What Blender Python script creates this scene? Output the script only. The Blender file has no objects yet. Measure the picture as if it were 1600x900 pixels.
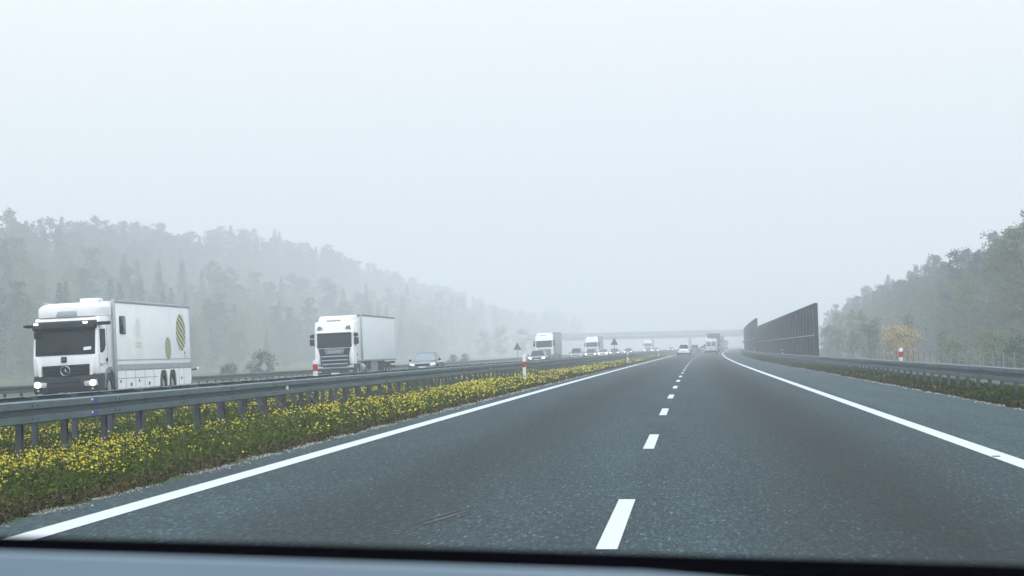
import bpy, bmesh, math, random
import numpy as np
from mathutils import Matrix, Vector
R = math.radians
rng = np.random.default_rng(7)
random.seed(7)
sc = bpy.context.scene

# ------------------------------------------------------------------ camera
PSI, PIT, ROL, EYE = 0.0848, 0.0310, 0.0292, 1.184
cam_d = bpy.data.cameras.new('camera'); cam = bpy.data.objects.new('camera', cam_d)
sc.collection.objects.link(cam); sc.camera = cam
cam_d.sensor_width = 36; cam_d.lens = 3229 * 36 / 1600
cam_d.clip_start = .05; cam_d.clip_end = 8000
R0 = Vector((math.cos(PSI), math.sin(PSI), 0)); F0 = Vector((-math.sin(PSI), math.cos(PSI), 0)); ZZ = Vector((0, 0, 1))
F = F0 * math.cos(PIT) + ZZ * math.sin(PIT); U0 = ZZ * math.cos(PIT) - F0 * math.sin(PIT)
RT = R0 * math.cos(ROL) - U0 * math.sin(ROL); UP = R0 * math.sin(ROL) + U0 * math.cos(ROL)
M = Matrix((RT, UP, -F)).transposed().to_4x4(); M.translation = (0, 0, EYE)
cam.matrix_world = M
cam_d.dof.use_dof = True; cam_d.dof.focus_distance = 45; cam_d.dof.aperture_fstop = 15

# ------------------------------------------------------------------ world, sun, exposure
W = bpy.data.worlds.new('World'); sc.world = W; W.use_nodes = True
nt = W.node_tree; nt.nodes.clear()
def nd(t, k, **kw):
    n = t.nodes.new(k)
    for a, b in kw.items(): setattr(n, a, b)
    return n
out = nd(nt, 'ShaderNodeOutputWorld'); bg = nd(nt, 'ShaderNodeBackground'); bg.inputs[1].default_value = .1
sky = nd(nt, 'ShaderNodeTexSky', sky_type='NISHITA', sun_disc=False, sun_elevation=R(36.2), sun_rotation=R(142.4))
sky.dust_density = 4; sky.air_density = 1.2
tc = nd(nt, 'ShaderNodeTexCoord'); sp = nd(nt, 'ShaderNodeSeparateXYZ'); nt.links.new(tc.outputs['Generated'], sp.inputs[0])
rmp = nd(nt, 'ShaderNodeValToRGB')                     # cloud layer: an overcast sky is brightest overhead
SKYL = 1.12
cr = rmp.color_ramp; cr.elements[0].position = 0; cr.elements[0].color = (.238, .252, .272, 1)
cr.elements[1].position = 1; cr.elements[1].color = (.655, .75, .825, 1)
e = cr.elements.new(.16); e.color = (.352, .353, .360, 1)
nt.links.new(sp.outputs['Z'], rmp.inputs[0])
sca = nd(nt, 'ShaderNodeVectorMath', operation='SCALE'); sca.inputs['Scale'].default_value = 27 * SKYL
nt.links.new(rmp.outputs[0], sca.inputs[0])
mx = nd(nt, 'ShaderNodeMixRGB'); mx.inputs[0].default_value = .94
nt.links.new(sky.outputs[0], mx.inputs[1]); nt.links.new(sca.outputs[0], mx.inputs[2])
nt.links.new(mx.outputs[0], bg.inputs[0]); nt.links.new(bg.outputs[0], out.inputs[0])
sun_d = bpy.data.lights.new('sun', 'SUN'); sun_d.energy = 1.5; sun_d.angle = R(25); sun_d.color = (1, .985, .965)
sun = bpy.data.objects.new('sun', sun_d); sc.collection.objects.link(sun)
SUN = Vector((.5, -.65, .60)); sun.rotation_euler = SUN.to_track_quat('Z', 'Y').to_euler()
sc.view_settings.view_transform = 'Standard'; sc.view_settings.look = 'None'
sc.view_settings.gamma = 1; sc.view_settings.exposure = 0; sc.view_settings.use_curve_mapping = False
sc.render.engine = 'CYCLES'
cy = sc.cycles
cy.use_denoising = True; cy.volume_bounces = 3; cy.max_bounces = 8; cy.diffuse_bounces = 2; cy.glossy_bounces = 2
cy.transparent_max_bounces = 8; cy.caustics_reflective = False; cy.caustics_refractive = False

# ------------------------------------------------------------------ materials
MATS = {}
def mat(name, col=(.5, .5, .5), rough=.6, metal=0, noise=0, nscale=8, bump=0, bscale=40, emit=None, estr=0, coat=0, spec=.5, dirt=None):
    if name in MATS: return MATS[name]
    m = bpy.data.materials.new(name); m.use_nodes = True; t = m.node_tree; b = t.nodes['Principled BSDF']
    b.inputs['Base Color'].default_value = (*col, 1); b.inputs['Roughness'].default_value = rough
    b.inputs['Metallic'].default_value = metal; b.inputs['Coat Weight'].default_value = coat
    b.inputs['Specular IOR Level'].default_value = spec
    tcn = nd(t, 'ShaderNodeTexCoord')
    if noise or dirt:
        n = nd(t, 'ShaderNodeTexNoise'); n.inputs['Scale'].default_value = nscale; n.inputs['Detail'].default_value = 6
        n.inputs['Roughness'].default_value = .65
        t.links.new(tcn.outputs['Object'], n.inputs['Vector'])
        mr = nd(t, 'ShaderNodeMapRange'); mr.inputs[1].default_value = .3; mr.inputs[2].default_value = .7
        t.links.new(n.outputs['Fac'], mr.inputs[0])
        mix = nd(t, 'ShaderNodeMixRGB')
        lo = dirt if dirt else tuple(c * (1 - noise) for c in col)
        mix.inputs[1].default_value = (*lo, 1); mix.inputs[2].default_value = (*[min(1, c * (1 + noise * (not dirt))) for c in col], 1)
        t.links.new(mr.outputs[0], mix.inputs[0]); t.links.new(mix.outputs[0], b.inputs['Base Color'])
    if bump:
        n = nd(t, 'ShaderNodeTexNoise'); n.inputs['Scale'].default_value = bscale; n.inputs['Detail'].default_value = 4
        t.links.new(tcn.outputs['Object'], n.inputs['Vector'])
        bm = nd(t, 'ShaderNodeBump'); bm.inputs['Strength'].default_value = bump; bm.inputs['Distance'].default_value = .01
        t.links.new(n.outputs['Fac'], bm.inputs['Height']); t.links.new(bm.outputs[0], b.inputs['Normal'])
    if emit: b.inputs['Emission Color'].default_value = (*emit, 1); b.inputs['Emission Strength'].default_value = estr
    MATS[name] = m; return m

steel = mat('galvanised_steel', (.085, .128, .145), .5, .25, .25, 2.2, .15, 18)
steel_d = mat('post_steel', (.075, .092, .115), .6, .2, .25, 6)
white = mat('white_paint', (.84, .85, .86), .35, 0, .05, 1.5, coat=.4)
white_dirty = mat('white_side_panel', (.84, .86, .87), .45, 0, 0, 1.1, dirt=(.72, .76, .78))
trailer_w = mat('white_trailer_panel', (.72, .76, .78), .5, 0, 0, .9, dirt=(.64, .69, .72))
alu = mat('aluminium', (.42, .47, .50), .4, .5, .12, 3)
black = mat('black_plastic', (.005, .009, .013), .6, 0, .3, 12, spec=.2)
dgrey = mat('dark_grey_plastic', (.015, .022, .030), .55, 0, .25, 10, spec=.25)
mgrey = mat('mid_grey_plastic', (.16, .19, .21), .5, 0, .2, 9)
rubber = mat('tyre_rubber', (.02, .021, .022), .85, 0, .3, 20)
glass = mat('dark_glass', (.006, .013, .018), .10, 0, .35, 1.3, spec=.25)
glass_l = mat('pale_glass', (.20, .25, .28), .15, 0, .2, 2, spec=.7)
chrome = mat('chrome', (.6, .64, .67), .25, .9)
lamp_lit = mat('lit_headlamp', (.9, .85, .75), .3, emit=(1, .84, .60), estr=4.5)
lamp_far = mat('distant_headlamp', (.9, .9, .9), .3, emit=(1, .97, .92), estr=5)
lamp_off = mat('headlamp_glass', (.5, .55, .58), .15, .3, coat=.6)
red_lens = mat('red_lens', (.25, .02, .02), .3)
plate_m = mat('plate', (.62, .66, .7), .5)
red_p = mat('red_band', (.42, .06, .05), .5)
white_pl = mat('white_plastic', (.75, .78, .78), .5, 0, .06, 9)
olive = mat('olive_print', (.10, .115, .03), .5, 0, .12, 6)
olive2 = mat('pale_olive_print', (.52, .55, .38), .5)
maroon = mat('maroon_print', (.16, .06, .07), .5)
pale_y = mat('pale_yellow_print', (.62, .64, .48), .5)
blue_st = mat('blue_sticker', (.03, .05, .28), .5)
concrete = mat('concrete', (.45, .50, .53), .8, 0, .2, .6, .2, 8)

def asphalt_mat(name, oil=True, base=(.028, .050, .056)):
    m = bpy.data.materials.new(name); m.use_nodes = True; t = m.node_tree; b = t.nodes['Principled BSDF']
    b.inputs['Roughness'].default_value = .78; b.inputs['Specular IOR Level'].default_value = .16
    uv = nd(t, 'ShaderNodeUVMap'); L = t.links.new
    v = nd(t, 'ShaderNodeTexVoronoi'); v.inputs['Scale'].default_value = 62; v.inputs['Randomness'].default_value = 1
    mpv = nd(t, 'ShaderNodeMapping'); mpv.inputs['Scale'].default_value = (1, .22, 1); L(uv.outputs[0], mpv.inputs[0]); L(mpv.outputs[0], v.inputs['Vector'])
    r1 = nd(t, 'ShaderNodeValToRGB'); c = r1.color_ramp
    c.elements[0].position = 0; c.elements[0].color = (.42, .42, .42, 1)
    c.elements[1].position = 1; c.elements[1].color = (4.2, 4.2, 4.2, 1); q = c.elements.new(.55); q.color = (.92, .92, .92, 1); q = c.elements.new(.82); q.color = (1.35, 1.35, 1.35, 1)
    L(v.outputs['Color'], r1.inputs[0])
    n2 = nd(t, 'ShaderNodeTexNoise'); n2.inputs['Scale'].default_value = 14; n2.inputs['Detail'].default_value = 8; n2.inputs['Roughness'].default_value = .75
    mp2 = nd(t, 'ShaderNodeMapping'); mp2.inputs['Scale'].default_value = (2.2, .32, 1); L(uv.outputs[0], mp2.inputs[0]); L(mp2.outputs[0], n2.inputs['Vector'])
    mr = nd(t, 'ShaderNodeMapRange'); mr.inputs[1].default_value = .33; mr.inputs[2].default_value = .67; mr.inputs[3].default_value = .38; mr.inputs[4].default_value = 1.7
    L(n2.outputs['Fac'], mr.inputs[0])
    # long soft stains drawn out along the lane
    mp = nd(t, 'ShaderNodeMapping'); mp.inputs['Scale'].default_value = (.9, .07, 1); L(uv.outputs[0], mp.inputs[0])
    n3 = nd(t, 'ShaderNodeTexNoise'); n3.inputs['Scale'].default_value = 1.6; n3.inputs['Detail'].default_value = 5; L(mp.outputs[0], n3.inputs['Vector'])
    m3 = nd(t, 'ShaderNodeMapRange'); m3.inputs[1].default_value = .3; m3.inputs[2].default_value = .7; m3.inputs[3].default_value = .78; m3.inputs[4].default_value = 1.2
    L(n3.outputs['Fac'], m3.inputs[0])
    def mul(a, bb):
        k = nd(t, 'ShaderNodeMath', operation='MULTIPLY'); L(a, k.inputs[0]); L(bb, k.inputs[1]); return k.outputs[0]
    f = mul(mul(r1.outputs[0], mr.outputs[0]), m3.outputs[0])
    sx = nd(t, 'ShaderNodeSeparateXYZ'); L(uv.outputs[0], sx.inputs[0])
    if oil:                     # dark oil and rubber film worn into the middle of each lane
        for c0, wd, amt in ((1.55, .95, .62), (-2.3, .85, .46)):
            a = nd(t, 'ShaderNodeMath', operation='SUBTRACT'); L(sx.outputs[0], a.inputs[0]); a.inputs[1].default_value = c0
            a2 = nd(t, 'ShaderNodeMath', operation='DIVIDE'); L(a.outputs[0], a2.inputs[0]); a2.inputs[1].default_value = wd
            a3 = nd(t, 'ShaderNodeMath', operation='POWER'); L(a2.outputs[0], a3.inputs[0]); a3.inputs[1].default_value = 2
            a4 = nd(t, 'ShaderNodeMath', operation='MULTIPLY'); L(a3.outputs[0], a4.inputs[0]); a4.inputs[1].default_value = -1
            a5 = nd(t, 'ShaderNodeMath', operation='EXPONENT'); L(a4.outputs[0], a5.inputs[0])
            w_ = mul(a5.outputs[0], m3.outputs[0])
            a6 = nd(t, 'ShaderNodeMath', operation='MULTIPLY'); L(w_, a6.inputs[0]); a6.inputs[1].default_value = -amt
            a7 = nd(t, 'ShaderNodeMath', operation='ADD'); L(a6.outputs[0], a7.inputs[0]); a7.inputs[1].default_value = 1
            f = mul(f, a7.outputs[0])
    sh = nd(t, 'ShaderNodeMapRange'); sh.inputs[1].default_value = 3.3; sh.inputs[2].default_value = 3.6; sh.inputs[3].default_value = 1; sh.inputs[4].default_value = 1.18
    L(sx.outputs[0], sh.inputs[0]); f = mul(f, sh.outputs[0])
    cc = nd(t, 'ShaderNodeVectorMath', operation='SCALE'); cc.inputs[0].default_value = base; L(f, cc.inputs['Scale'])
    L(cc.outputs[0], b.inputs['Base Color'])
    bp = nd(t, 'ShaderNodeBump'); bp.inputs['Strength'].default_value = .5; bp.inputs['Distance'].default_value = .004
    L(v.outputs['Distance'], bp.inputs['Height']); L(bp.outputs[0], b.inputs['Normal'])
    return m
asphalt = asphalt_mat('asphalt'); asphalt2 = asphalt_mat('asphalt_opposite', False, (.024, .043, .051))

def paint_mat():
    m = bpy.data.materials.new('road_paint'); m.use_nodes = True; t = m.node_tree; b = t.nodes['Principled BSDF']; L = t.links.new
    uv = nd(t, 'ShaderNodeUVMap'); n = nd(t, 'ShaderNodeTexNoise'); n.inputs['Scale'].default_value = 45; n.inputs['Detail'].default_value = 6; n.inputs['Roughness'].default_value = .8
    mp = nd(t, 'ShaderNodeMapping'); mp.inputs['Scale'].default_value = (1, .35, 1); L(uv.outputs[0], mp.inputs[0]); L(mp.outputs[0], n.inputs['Vector'])
    r = nd(t, 'ShaderNodeValToRGB'); r.color_ramp.elements[0].position = .22; r.color_ramp.elements[0].color = (.3, .33, .35, 1)
    r.color_ramp.elements[1].position = .42; r.color_ramp.elements[1].color = (.53, .56, .585, 1)
    L(n.outputs['Fac'], r.inputs[0]); L(r.outputs[0], b.inputs['Base Color']); b.inputs['Roughness'].default_value = .7
    return m
paint = paint_mat()

def veg_mat(name, rgb_lo, rgb_hi, trans=.25):
    """leaf colour varies per face through the 'tint' attribute (0..1)"""
    m = bpy.data.materials.new(name); m.use_nodes = True; t = m.node_tree; b = t.nodes['Principled BSDF']; L = t.links.new
    a = nd(t, 'ShaderNodeAttribute'); a.attribute_name = 'tint'
    x = nd(t, 'ShaderNodeMixRGB'); x.inputs[1].default_value = (*rgb_lo, 1); x.inputs[2].default_value = (*rgb_hi, 1)
    L(a.outputs['Fac'], x.inputs[0]); L(x.outputs[0], b.inputs['Base Color'])
    b.inputs['Roughness'].default_value = .85; b.inputs['Specular IOR Level'].default_value = .06
    return m
pine_m = veg_mat('pine_needles', (.004, .040, .050), (.018, .088, .088))
spruce_m = veg_mat('spruce_needles', (.003, .036, .050), (.014, .070, .080))
birch_m = veg_mat('birch_leaves', (.10, .155, .085), (.19, .225, .12))
green_m = veg_mat('broad_leaves', (.04, .085, .055), (.10, .155, .095))
orange_m = veg_mat('autumn_leaves', (.30, .23, .11), (.58, .46, .24))
bark = mat('bark', (.10, .085, .07), .9, 0, .4, 5)
bark_b = mat('birch_bark', (.17, .18, .17), .8, 0, .5, 3)
grass_m = veg_mat('grass_blades', (.014, .032, .009), (.125, .165, .035))
dry_m = veg_mat('dry_growth', (.020, .028, .014), (.15, .12, .065))
flower_m = veg_mat('yellow_petals', (.20, .21, .04), (.70, .58, .06))
grav_m = veg_mat('gravel_stones', (.12, .12, .11), (.42, .41, .38))

def ground_mat():
    m = bpy.data.materials.new('field_grass'); m.use_nodes = True; t = m.node_tree; b = t.nodes['Principled BSDF']; L = t.links.new
    tcn = nd(t, 'ShaderNodeTexCoord'); n = nd(t, 'ShaderNodeTexNoise'); n.inputs['Scale'].default_value = .5; n.inputs['Detail'].default_value = 12; n.inputs['Roughness'].default_value = .75
    L(tcn.outputs['Object'], n.inputs['Vector'])
    r = nd(t, 'ShaderNodeValToRGB'); r.color_ramp.elements[0].position = .3; r.color_ramp.elements[0].color = (.025, .042, .018, 1)
    r.color_ramp.elements[1].position = .7; r.color_ramp.elements[1].color = (.085, .105, .045, 1)
    L(n.outputs['Fac'], r.inputs[0]); L(r.outputs[0], b.inputs['Base Color']); b.inputs['Roughness'].default_value = .95
    b.inputs['Specular IOR Level'].default_value = .1
    return m
field = ground_mat()

# ------------------------------------------------------------------ object helpers
def link(o, parent=None):
    sc.collection.objects.link(o)
    if parent is not None: o.parent = parent
    return o
def tag(o, label=None, cat=None, group=None, kind=None):
    if label: o['label'] = label
    if cat: o['category'] = cat
    if group: o['group'] = group
    if kind: o['kind'] = kind
    return o
def thing(name, label, cat, loc=(0, 0, 0), rot=(0, 0, 0), group=None):
    o = bpy.data.objects.new(name, None); o.empty_display_size = .3; link(o); o.location = loc; o.rotation_euler = rot
    return tag(o, label, cat, group)
def npmesh(name, verts, faces_flat, loop_tot, m, tint=None, smooth=False, parent=None, uv=None, mats=None, midx=None):
    me = bpy.data.meshes.new(name); verts = np.asarray(verts, np.float32)
    me.vertices.add(len(verts)); me.vertices.foreach_set('co', verts.ravel())
    fl = np.asarray(faces_flat, np.int32).ravel(); lt = np.asarray(loop_tot, np.int32)
    me.loops.add(len(fl)); me.loops.foreach_set('vertex_index', fl)
    me.polygons.add(len(lt)); ls = np.concatenate([[0], np.cumsum(lt)[:-1]]).astype(np.int32)
    me.polygons.foreach_set('loop_start', ls); me.polygons.foreach_set('loop_total', lt)
    if uv is not None:
        l = me.uv_layers.new(name='UVMap'); l.data.foreach_set('uv', np.asarray(uv, np.float32)[fl].ravel())
    for mm in (mats or [m]): me.materials.append(mm)
    if midx is not None: me.polygons.foreach_set('material_index', np.asarray(midx, np.int32))
    if tint is not None:
        a = me.attributes.new('tint', 'FLOAT', 'FACE'); a.data.foreach_set('value', np.asarray(tint, np.float32))
    me.polygons.foreach_set('use_smooth', np.full(len(lt), smooth))
    me.update(calc_edges=True); me.validate()
    return link(bpy.data.objects.new(name, me), parent)
class MB:
    """collects shapes and links them as one mesh object"""
    def __init__(s): s.v = []; s.f = []; s.mi = []
    def add(s, vs, fs, k=0):
        n = len(s.v); s.v += [tuple(v) for v in vs]; s.f += [tuple(i + n for i in f) for f in fs]; s.mi += [k] * len(fs); return s
    def box(s, x0, x1, y0, y1, z0, z1, k=0):
        return s.add([(x0,y0,z0),(x1,y0,z0),(x1,y1,z0),(x0,y1,z0),(x0,y0,z1),(x1,y0,z1),(x1,y1,z1),(x0,y1,z1)],
                     [(0,3,2,1),(4,5,6,7),(0,1,5,4),(1,2,6,5),(2,3,7,6),(3,0,4,7)], k)
    def prism(s, poly, a0, a1, axis='x', k=0, t0=1, t1=1, c=None):
        """polygon extruded along an axis; axis x -> poly is (y,z); y -> (x,z); z -> (x,y)"""
        n = len(poly); vs = []
        for a in (a0, a1):
            for p, q in poly:
                vs.append({'x': (a, p, q), 'y': (p, a, q), 'z': (p, q, a)}[axis])
        fs = [tuple(range(n))[::-1], tuple(range(n, 2 * n))] + [(i, (i + 1) % n, n + (i + 1) % n, n + i) for i in range(n)]
        return s.add(vs, fs, k)
    def cyl(s, c, r, h, axis='x', n=20, k=0, r2=None):
        r2 = r if r2 is None else r2; vs = []
        for a, rr in ((-h / 2, r), (h / 2, r2)):
            for i in range(n):
                u, v = rr * math.cos(2 * math.pi * i / n), rr * math.sin(2 * math.pi * i / n)
                d = {'x': (a, u, v), 'y': (u, a, v), 'z': (u, v, a)}[axis]; vs.append((c[0] + d[0], c[1] + d[1], c[2] + d[2]))
        return s.add(vs, [tuple(range(n))[::-1], tuple(range(n, 2 * n))] + [(i, (i + 1) % n, n + (i + 1) % n, n + i) for i in range(n)], k)
    def tube(s, a, b, r, n=8, r2=None, k=0):
        a = Vector(a); b = Vector(b); d = (b - a).normalized(); u = d.orthogonal().normalized(); w = d.cross(u); r2 = r if r2 is None else r2
        vs = [tuple(p + (u * math.cos(2 * math.pi * i / n) + w * math.sin(2 * math.pi * i / n)) * rr) for p, rr in ((a, r), (b, r2)) for i in range(n)]
        return s.add(vs, [tuple(range(n))[::-1], tuple(range(n, 2 * n))] + [(i, (i + 1) % n, n + (i + 1) % n, n + i) for i in range(n)], k)
    def loft(s, rings, k=0, cap=True):
        n = len(rings[0]); b = len(s.v); vs = [p for r in rings for p in r]; fs = []
        for j in range(len(rings) - 1):
            for i in range(n):
                fs.append((j * n + i, j * n + (i + 1) % n, (j + 1) * n + (i + 1) % n, (j + 1) * n + i))
        if cap: fs.append(tuple(range(n))[::-1]); fs.append(tuple((len(rings) - 1) * n + i for i in range(n)))
        return s.add(vs, fs, k)
    def build(s, name, m, parent=None, bevel=0, smooth=False, seg=2):
        ms = m if isinstance(m, (list, tuple)) else [m]
        me = bpy.data.meshes.new(name); me.from_pydata(s.v, [], s.f)
        for x in ms: me.materials.append(x)
        me.polygons.foreach_set('material_index', s.mi)
        b = bmesh.new(); b.from_mesh(me); bmesh.ops.recalc_face_normals(b, faces=b.faces)
        if bevel:
            ed = [e for e in b.edges if len(e.link_faces) == 2 and e.calc_face_angle(0) > .35]
            bmesh.ops.bevel(b, geom=ed, offset=bevel, segments=seg, affect='EDGES', profile=.6, clamp_overlap=True)
        if smooth or bevel:
            for f in b.faces: f.smooth = True
            for e in b.edges:
                if len(e.link_faces) == 2 and e.calc_face_angle(0) > .6: e.smooth = False
        b.to_mesh(me); b.free()
        return link(bpy.data.objects.new(name, me), parent)

# ------------------------------------------------------------------ road alignment
def X0(s):
    s = np.asarray(s, float); q = np.minimum(s, 500.)
    return 1.442e-5 * q**2 + 1.205e-8 * q**3 + (s - q) * (2 * 1.442e-5 * 500 + 3 * 1.205e-8 * 500**2)
def RZ(s):
    s = np.asarray(s, float); q = np.clip(s, -50, 300.)
    return -.809e-5 * q**2 + 2.185e-8 * q**3
def P(t, s, z=0): return (float(X0(s) + t), float(s), float(RZ(s) + z))
GT = [(-1400, -2.2), (-600, 30), (-300, 22), (-215, 15), (-180, 9), (-140, 4), (-112, -.8), (-80, -.8), (-40, -.7), (-30, -.5), (-27, -.30), (-25.9, -.235), (-14.9, -.015), (-12.4, -.06), (-9.3, -.06), (-6.5, .03), (-4.75, .075),
      (5.9, -.138), (7.4, -.19), (9.2, -.35), (12, -1.1), (15, -1.6), (40, -1.8), (250, -2), (1400, -2.2)]
gt = np.array([a for a, b in GT]); gzv = np.array([b for a, b in GT])
def GZ(t): return np.interp(t, gt, gzv)
def HILL(s, t):                       # the wooded rise on the left climbs further along the road
    a = np.clip((-np.asarray(t, float) - 135) / 60, 0, 1); s_ = np.asarray(s, float); b = np.clip((s_ - 540) / 500, 0, 1) * np.clip((1700 - s_) / 650, 0, 1)
    return 20 * a * a * (3 - 2 * a) * b
def GZR(s, t): return RZ(s) + GZ(t) + HILL(s, t)

def sheet(name, ts, zs, ss, m, kind='structure', uvs=True):
    ts = np.asarray(ts, float); zs = np.asarray(zs, float); ss = np.asarray(ss, float); n = len(ts)
    T, S = np.meshgrid(ts, ss); Zq = np.broadcast_to(zs, T.shape) + RZ(S) + HILL(S, T)
    v = np.stack([T + X0(S), S, Zq], -1).reshape(-1, 3)
    i = np.arange(len(ss) - 1)[:, None] * n + np.arange(n - 1)[None]
    f = np.stack([i, i + 1, i + n + 1, i + n], -1).reshape(-1, 4)
    o = npmesh(name, v, f, np.full(len(f), 4), m, uv=np.stack([T, S], -1).reshape(-1, 2))
    return tag(o, kind=kind)
S_LONG = np.concatenate([np.arange(-30, 120, 5.), np.arange(120, 600, 12.), np.arange(600, 2500, 60.)])
tt = np.unique(np.concatenate([gt, np.arange(-14, -5, .7), [-60, -100, -125, -150, -165, -195, -240, 20, 100, 500]]))
sheet('ground', tt, GZ(tt), S_LONG, field)
def rz_r(t): return -.02 * t
def rz_l(t): return .02 * (t + 14.9)
asph = sheet('road', [-4.78, 0, 5.95], [rz_r(-4.78), 0, rz_r(5.95)], S_LONG, asphalt)
sheet('road', [-25.9, -20, -14.9], [rz_l(-25.9), rz_l(-20), rz_l(-14.9)], S_LONG, asphalt2)
def line(t, w, s0, s1, zf, nm='lane_line'):
    st = 3. if s1 - s0 > 20 else 1.
    ss = np.concatenate([np.arange(s0, min(s1, 200), st), np.arange(max(s0, 200), s1, 15)]) if s1 > 200 else np.arange(s0, s1 + .01, st)
    return sheet(nm, [t - w / 2, t + w / 2], [zf(t - w / 2) + .005, zf(t + w / 2) + .005], ss, paint)
line(-4.282, .225, -20, 1600, rz_r, 'edge_line'); line(3.231, .235, -20, 1600, rz_r, 'edge_line')
vs = []; fs = []; uv = []
for k in range(-2, 130):
    a = 12.15 + 12.07 * k; b = a + 4.0; n = len(vs); w = .064
    if a < 7.5: pass
    for s in (a, (a + b) / 2, b):
        for t in (-.525 - w, -.525 + w): vs.append(P(t, s, rz_r(t) + .005)); uv.append((t, s))
    fs += [(n, n + 1, n + 3, n + 2), (n + 2, n + 3, n + 5, n + 4)]
tag(npmesh('lane_line', vs, [i for f in fs for i in f], [4] * len(fs), paint, uv=uv), kind='structure')
line(-15.35, .24, -20, 1600, rz_l, 'edge_line'); line(-22.95, .24, -20, 1600, rz_l, 'edge_line')
vs = []; fs = []; uv = []
for k in range(0, 60):
    a = 40 + 12 * k; n = len(vs)
    for s in (a, a + 4):
        for t in (-19.21, -19.09): vs.append(P(t, s, rz_l(t) + .005)); uv.append((t, s))
    fs += [(n, n + 1, n + 3, n + 2)]
tag(npmesh('lane_line', vs, [i for f in fs for i in f], [4] * len(fs), paint, uv=uv), kind='structure')
# tyre scuffs in the left lane and the small dark plug in the right edge line
scuff = mat('scuff_rubber', (.020, .026, .030), .7, 0, .3, 30)
mb = MB()
for (t0, s0, t1, s1, w) in ((-1.92, 13.9, -1.66, 15.55, .035), (-1.86, 13.7, -1.62, 15.3, .05), (-1.78, 13.75, -1.50, 15.65, .018), (-1.60, 14.75, -1.30, 14.8, .03), (-1.52, 15.3, -1.38, 15.32, .03)):
    ax, ay, az = P(t0, s0, rz_r(t0) + .004); bx, by, bz = P(t1, s1, rz_r(t1) + .004)
    d = Vector((bx - ax, by - ay, 0)).normalized(); nx, ny = -d.y * w / 2, d.x * w / 2
    mb.add([(ax, ay, az), ((ax + bx) / 2 + nx, (ay + by) / 2 + ny, (az + bz) / 2), (bx, by, bz), ((ax + bx) / 2 - nx, (ay + by) / 2 - ny, (az + bz) / 2)], [(0, 1, 2, 3)])
tag(mb.build('tyre_scuff', scuff), kind='structure')
mb = MB(); c = P(3.17, 22.15, rz_r(3.17) + .009); mb.cyl(c, .045, .006, 'z', 12)
tag(mb.build('line_stud', black), 'small round dark stud set in the right edge line', 'road stud')

# ------------------------------------------------------------------ guard rails
PROF = [(0, -.006), (.028, 0), (.088, -.020), (.088, -.108), (.002, -.120), (.002, -.186), (.088, -.198), (.088, -.292), (.028, -.312), (0, -.306),
        (-.004, -.30), (.024, -.304), (.082, -.286), (.082, -.204), (-.004, -.192), (-.004, -.114), (.082, -.102), (.082, -.026), (.024, -.006), (-.004, -.012)]
def guardrail(name, label, t, ztop, side, s0, s1, step=2.0, group=None, brace=False, s_near=0):
    root = thing(name, label, 'guardrail', P(t, s0, ztop), group=group)
    o = Vector(root.location)
    ss = np.concatenate([np.arange(s0, min(160, s1), 2.), np.arange(160, s1, 8.)])
    vs = []; fs = []; n = len(PROF)
    wob = rng.normal(0, .004, len(ss)); wz = rng.normal(0, .003, len(ss))
    for j, s in enumerate(ss):
        for d, z in PROF:
            lap = .004 * ((j // 2) % 2)
            p = Vector(P(t + side * (d + lap) + wob[j], s, ztop + z + wz[j])) - o; vs.append(tuple(p))
    for j in range(len(ss) - 1):
        for i in range(n): fs.append((j * n + i, j * n + (i + 1) % n, (j + 1) * n + (i + 1) % n, (j + 1) * n + i))
    mb = MB(); mb.add(vs, fs)
    for s in np.arange(s0, min(s1, 90), 4.):           # splice bolts, pattern on the beam
        for ds in (-.11, .11):
            for z in (-.069, -.243):
                c = Vector(P(t + side * .093, s + ds, ztop + z)) - o
                mb.cyl(tuple(c), .014, .008, 'x', 8, 1)
    mb.build('rail_beam', [steel, black], root)
    pm = None; far = MB(); cnt = 0
    hz = ztop - float(GZ(t)) + .25
    def post_shape(m, x, y, z):
        b = t - .0
        m.box(x - .004, x + .004, y - .05, y + .05, z - hz, z - .02)            # web
        m.box(x - .04, x + .04, y - .056, y - .05, z - hz, z - .02)
        m.box(x - .04, x + .04, y + .05, y + .056, z - hz, z - .02)
        m.box(min(x, x + side * .13), max(x, x + side * .13), y - .04, y + .04, z - .20, z - .12)   # spacer
        if brace: m.add([(x - side*.02, y - .03, z - .03), (x + side*.13, y - .20, z + .0), (x + side*.13, y - .16, z + .0), (x - side*.02, y + .03, z - .03),
                         (x - side*.02, y - .03, z - .04), (x + side*.13, y - .20, z - .01), (x + side*.13, y - .16, z - .01), (x - side*.02, y + .03, z - .04)],
                        [(0,1,2,3),(7,6,5,4),(0,4,5,1),(1,5,6,2),(2,6,7,3),(3,7,4,0)])
    for s in np.arange(s0, s1, step):
        c = Vector(P(t - side * .13, s + (s0 % 1) * 0, ztop)) - o
        if s >= s_near and cnt < 98:
            if pm is None:
                m = MB(); post_shape(m, 0, 0, 0); q = m.build('post', steel_d, root); pm = q.data
            else: q = link(bpy.data.objects.new('post', pm), root)
            q.location = c; cnt += 1
        elif s >= s_near and s < 520: post_shape(far, *c)
    if far.v: tag(far.build('post_row', steel_d, root), kind='stuff')
    return root
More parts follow.
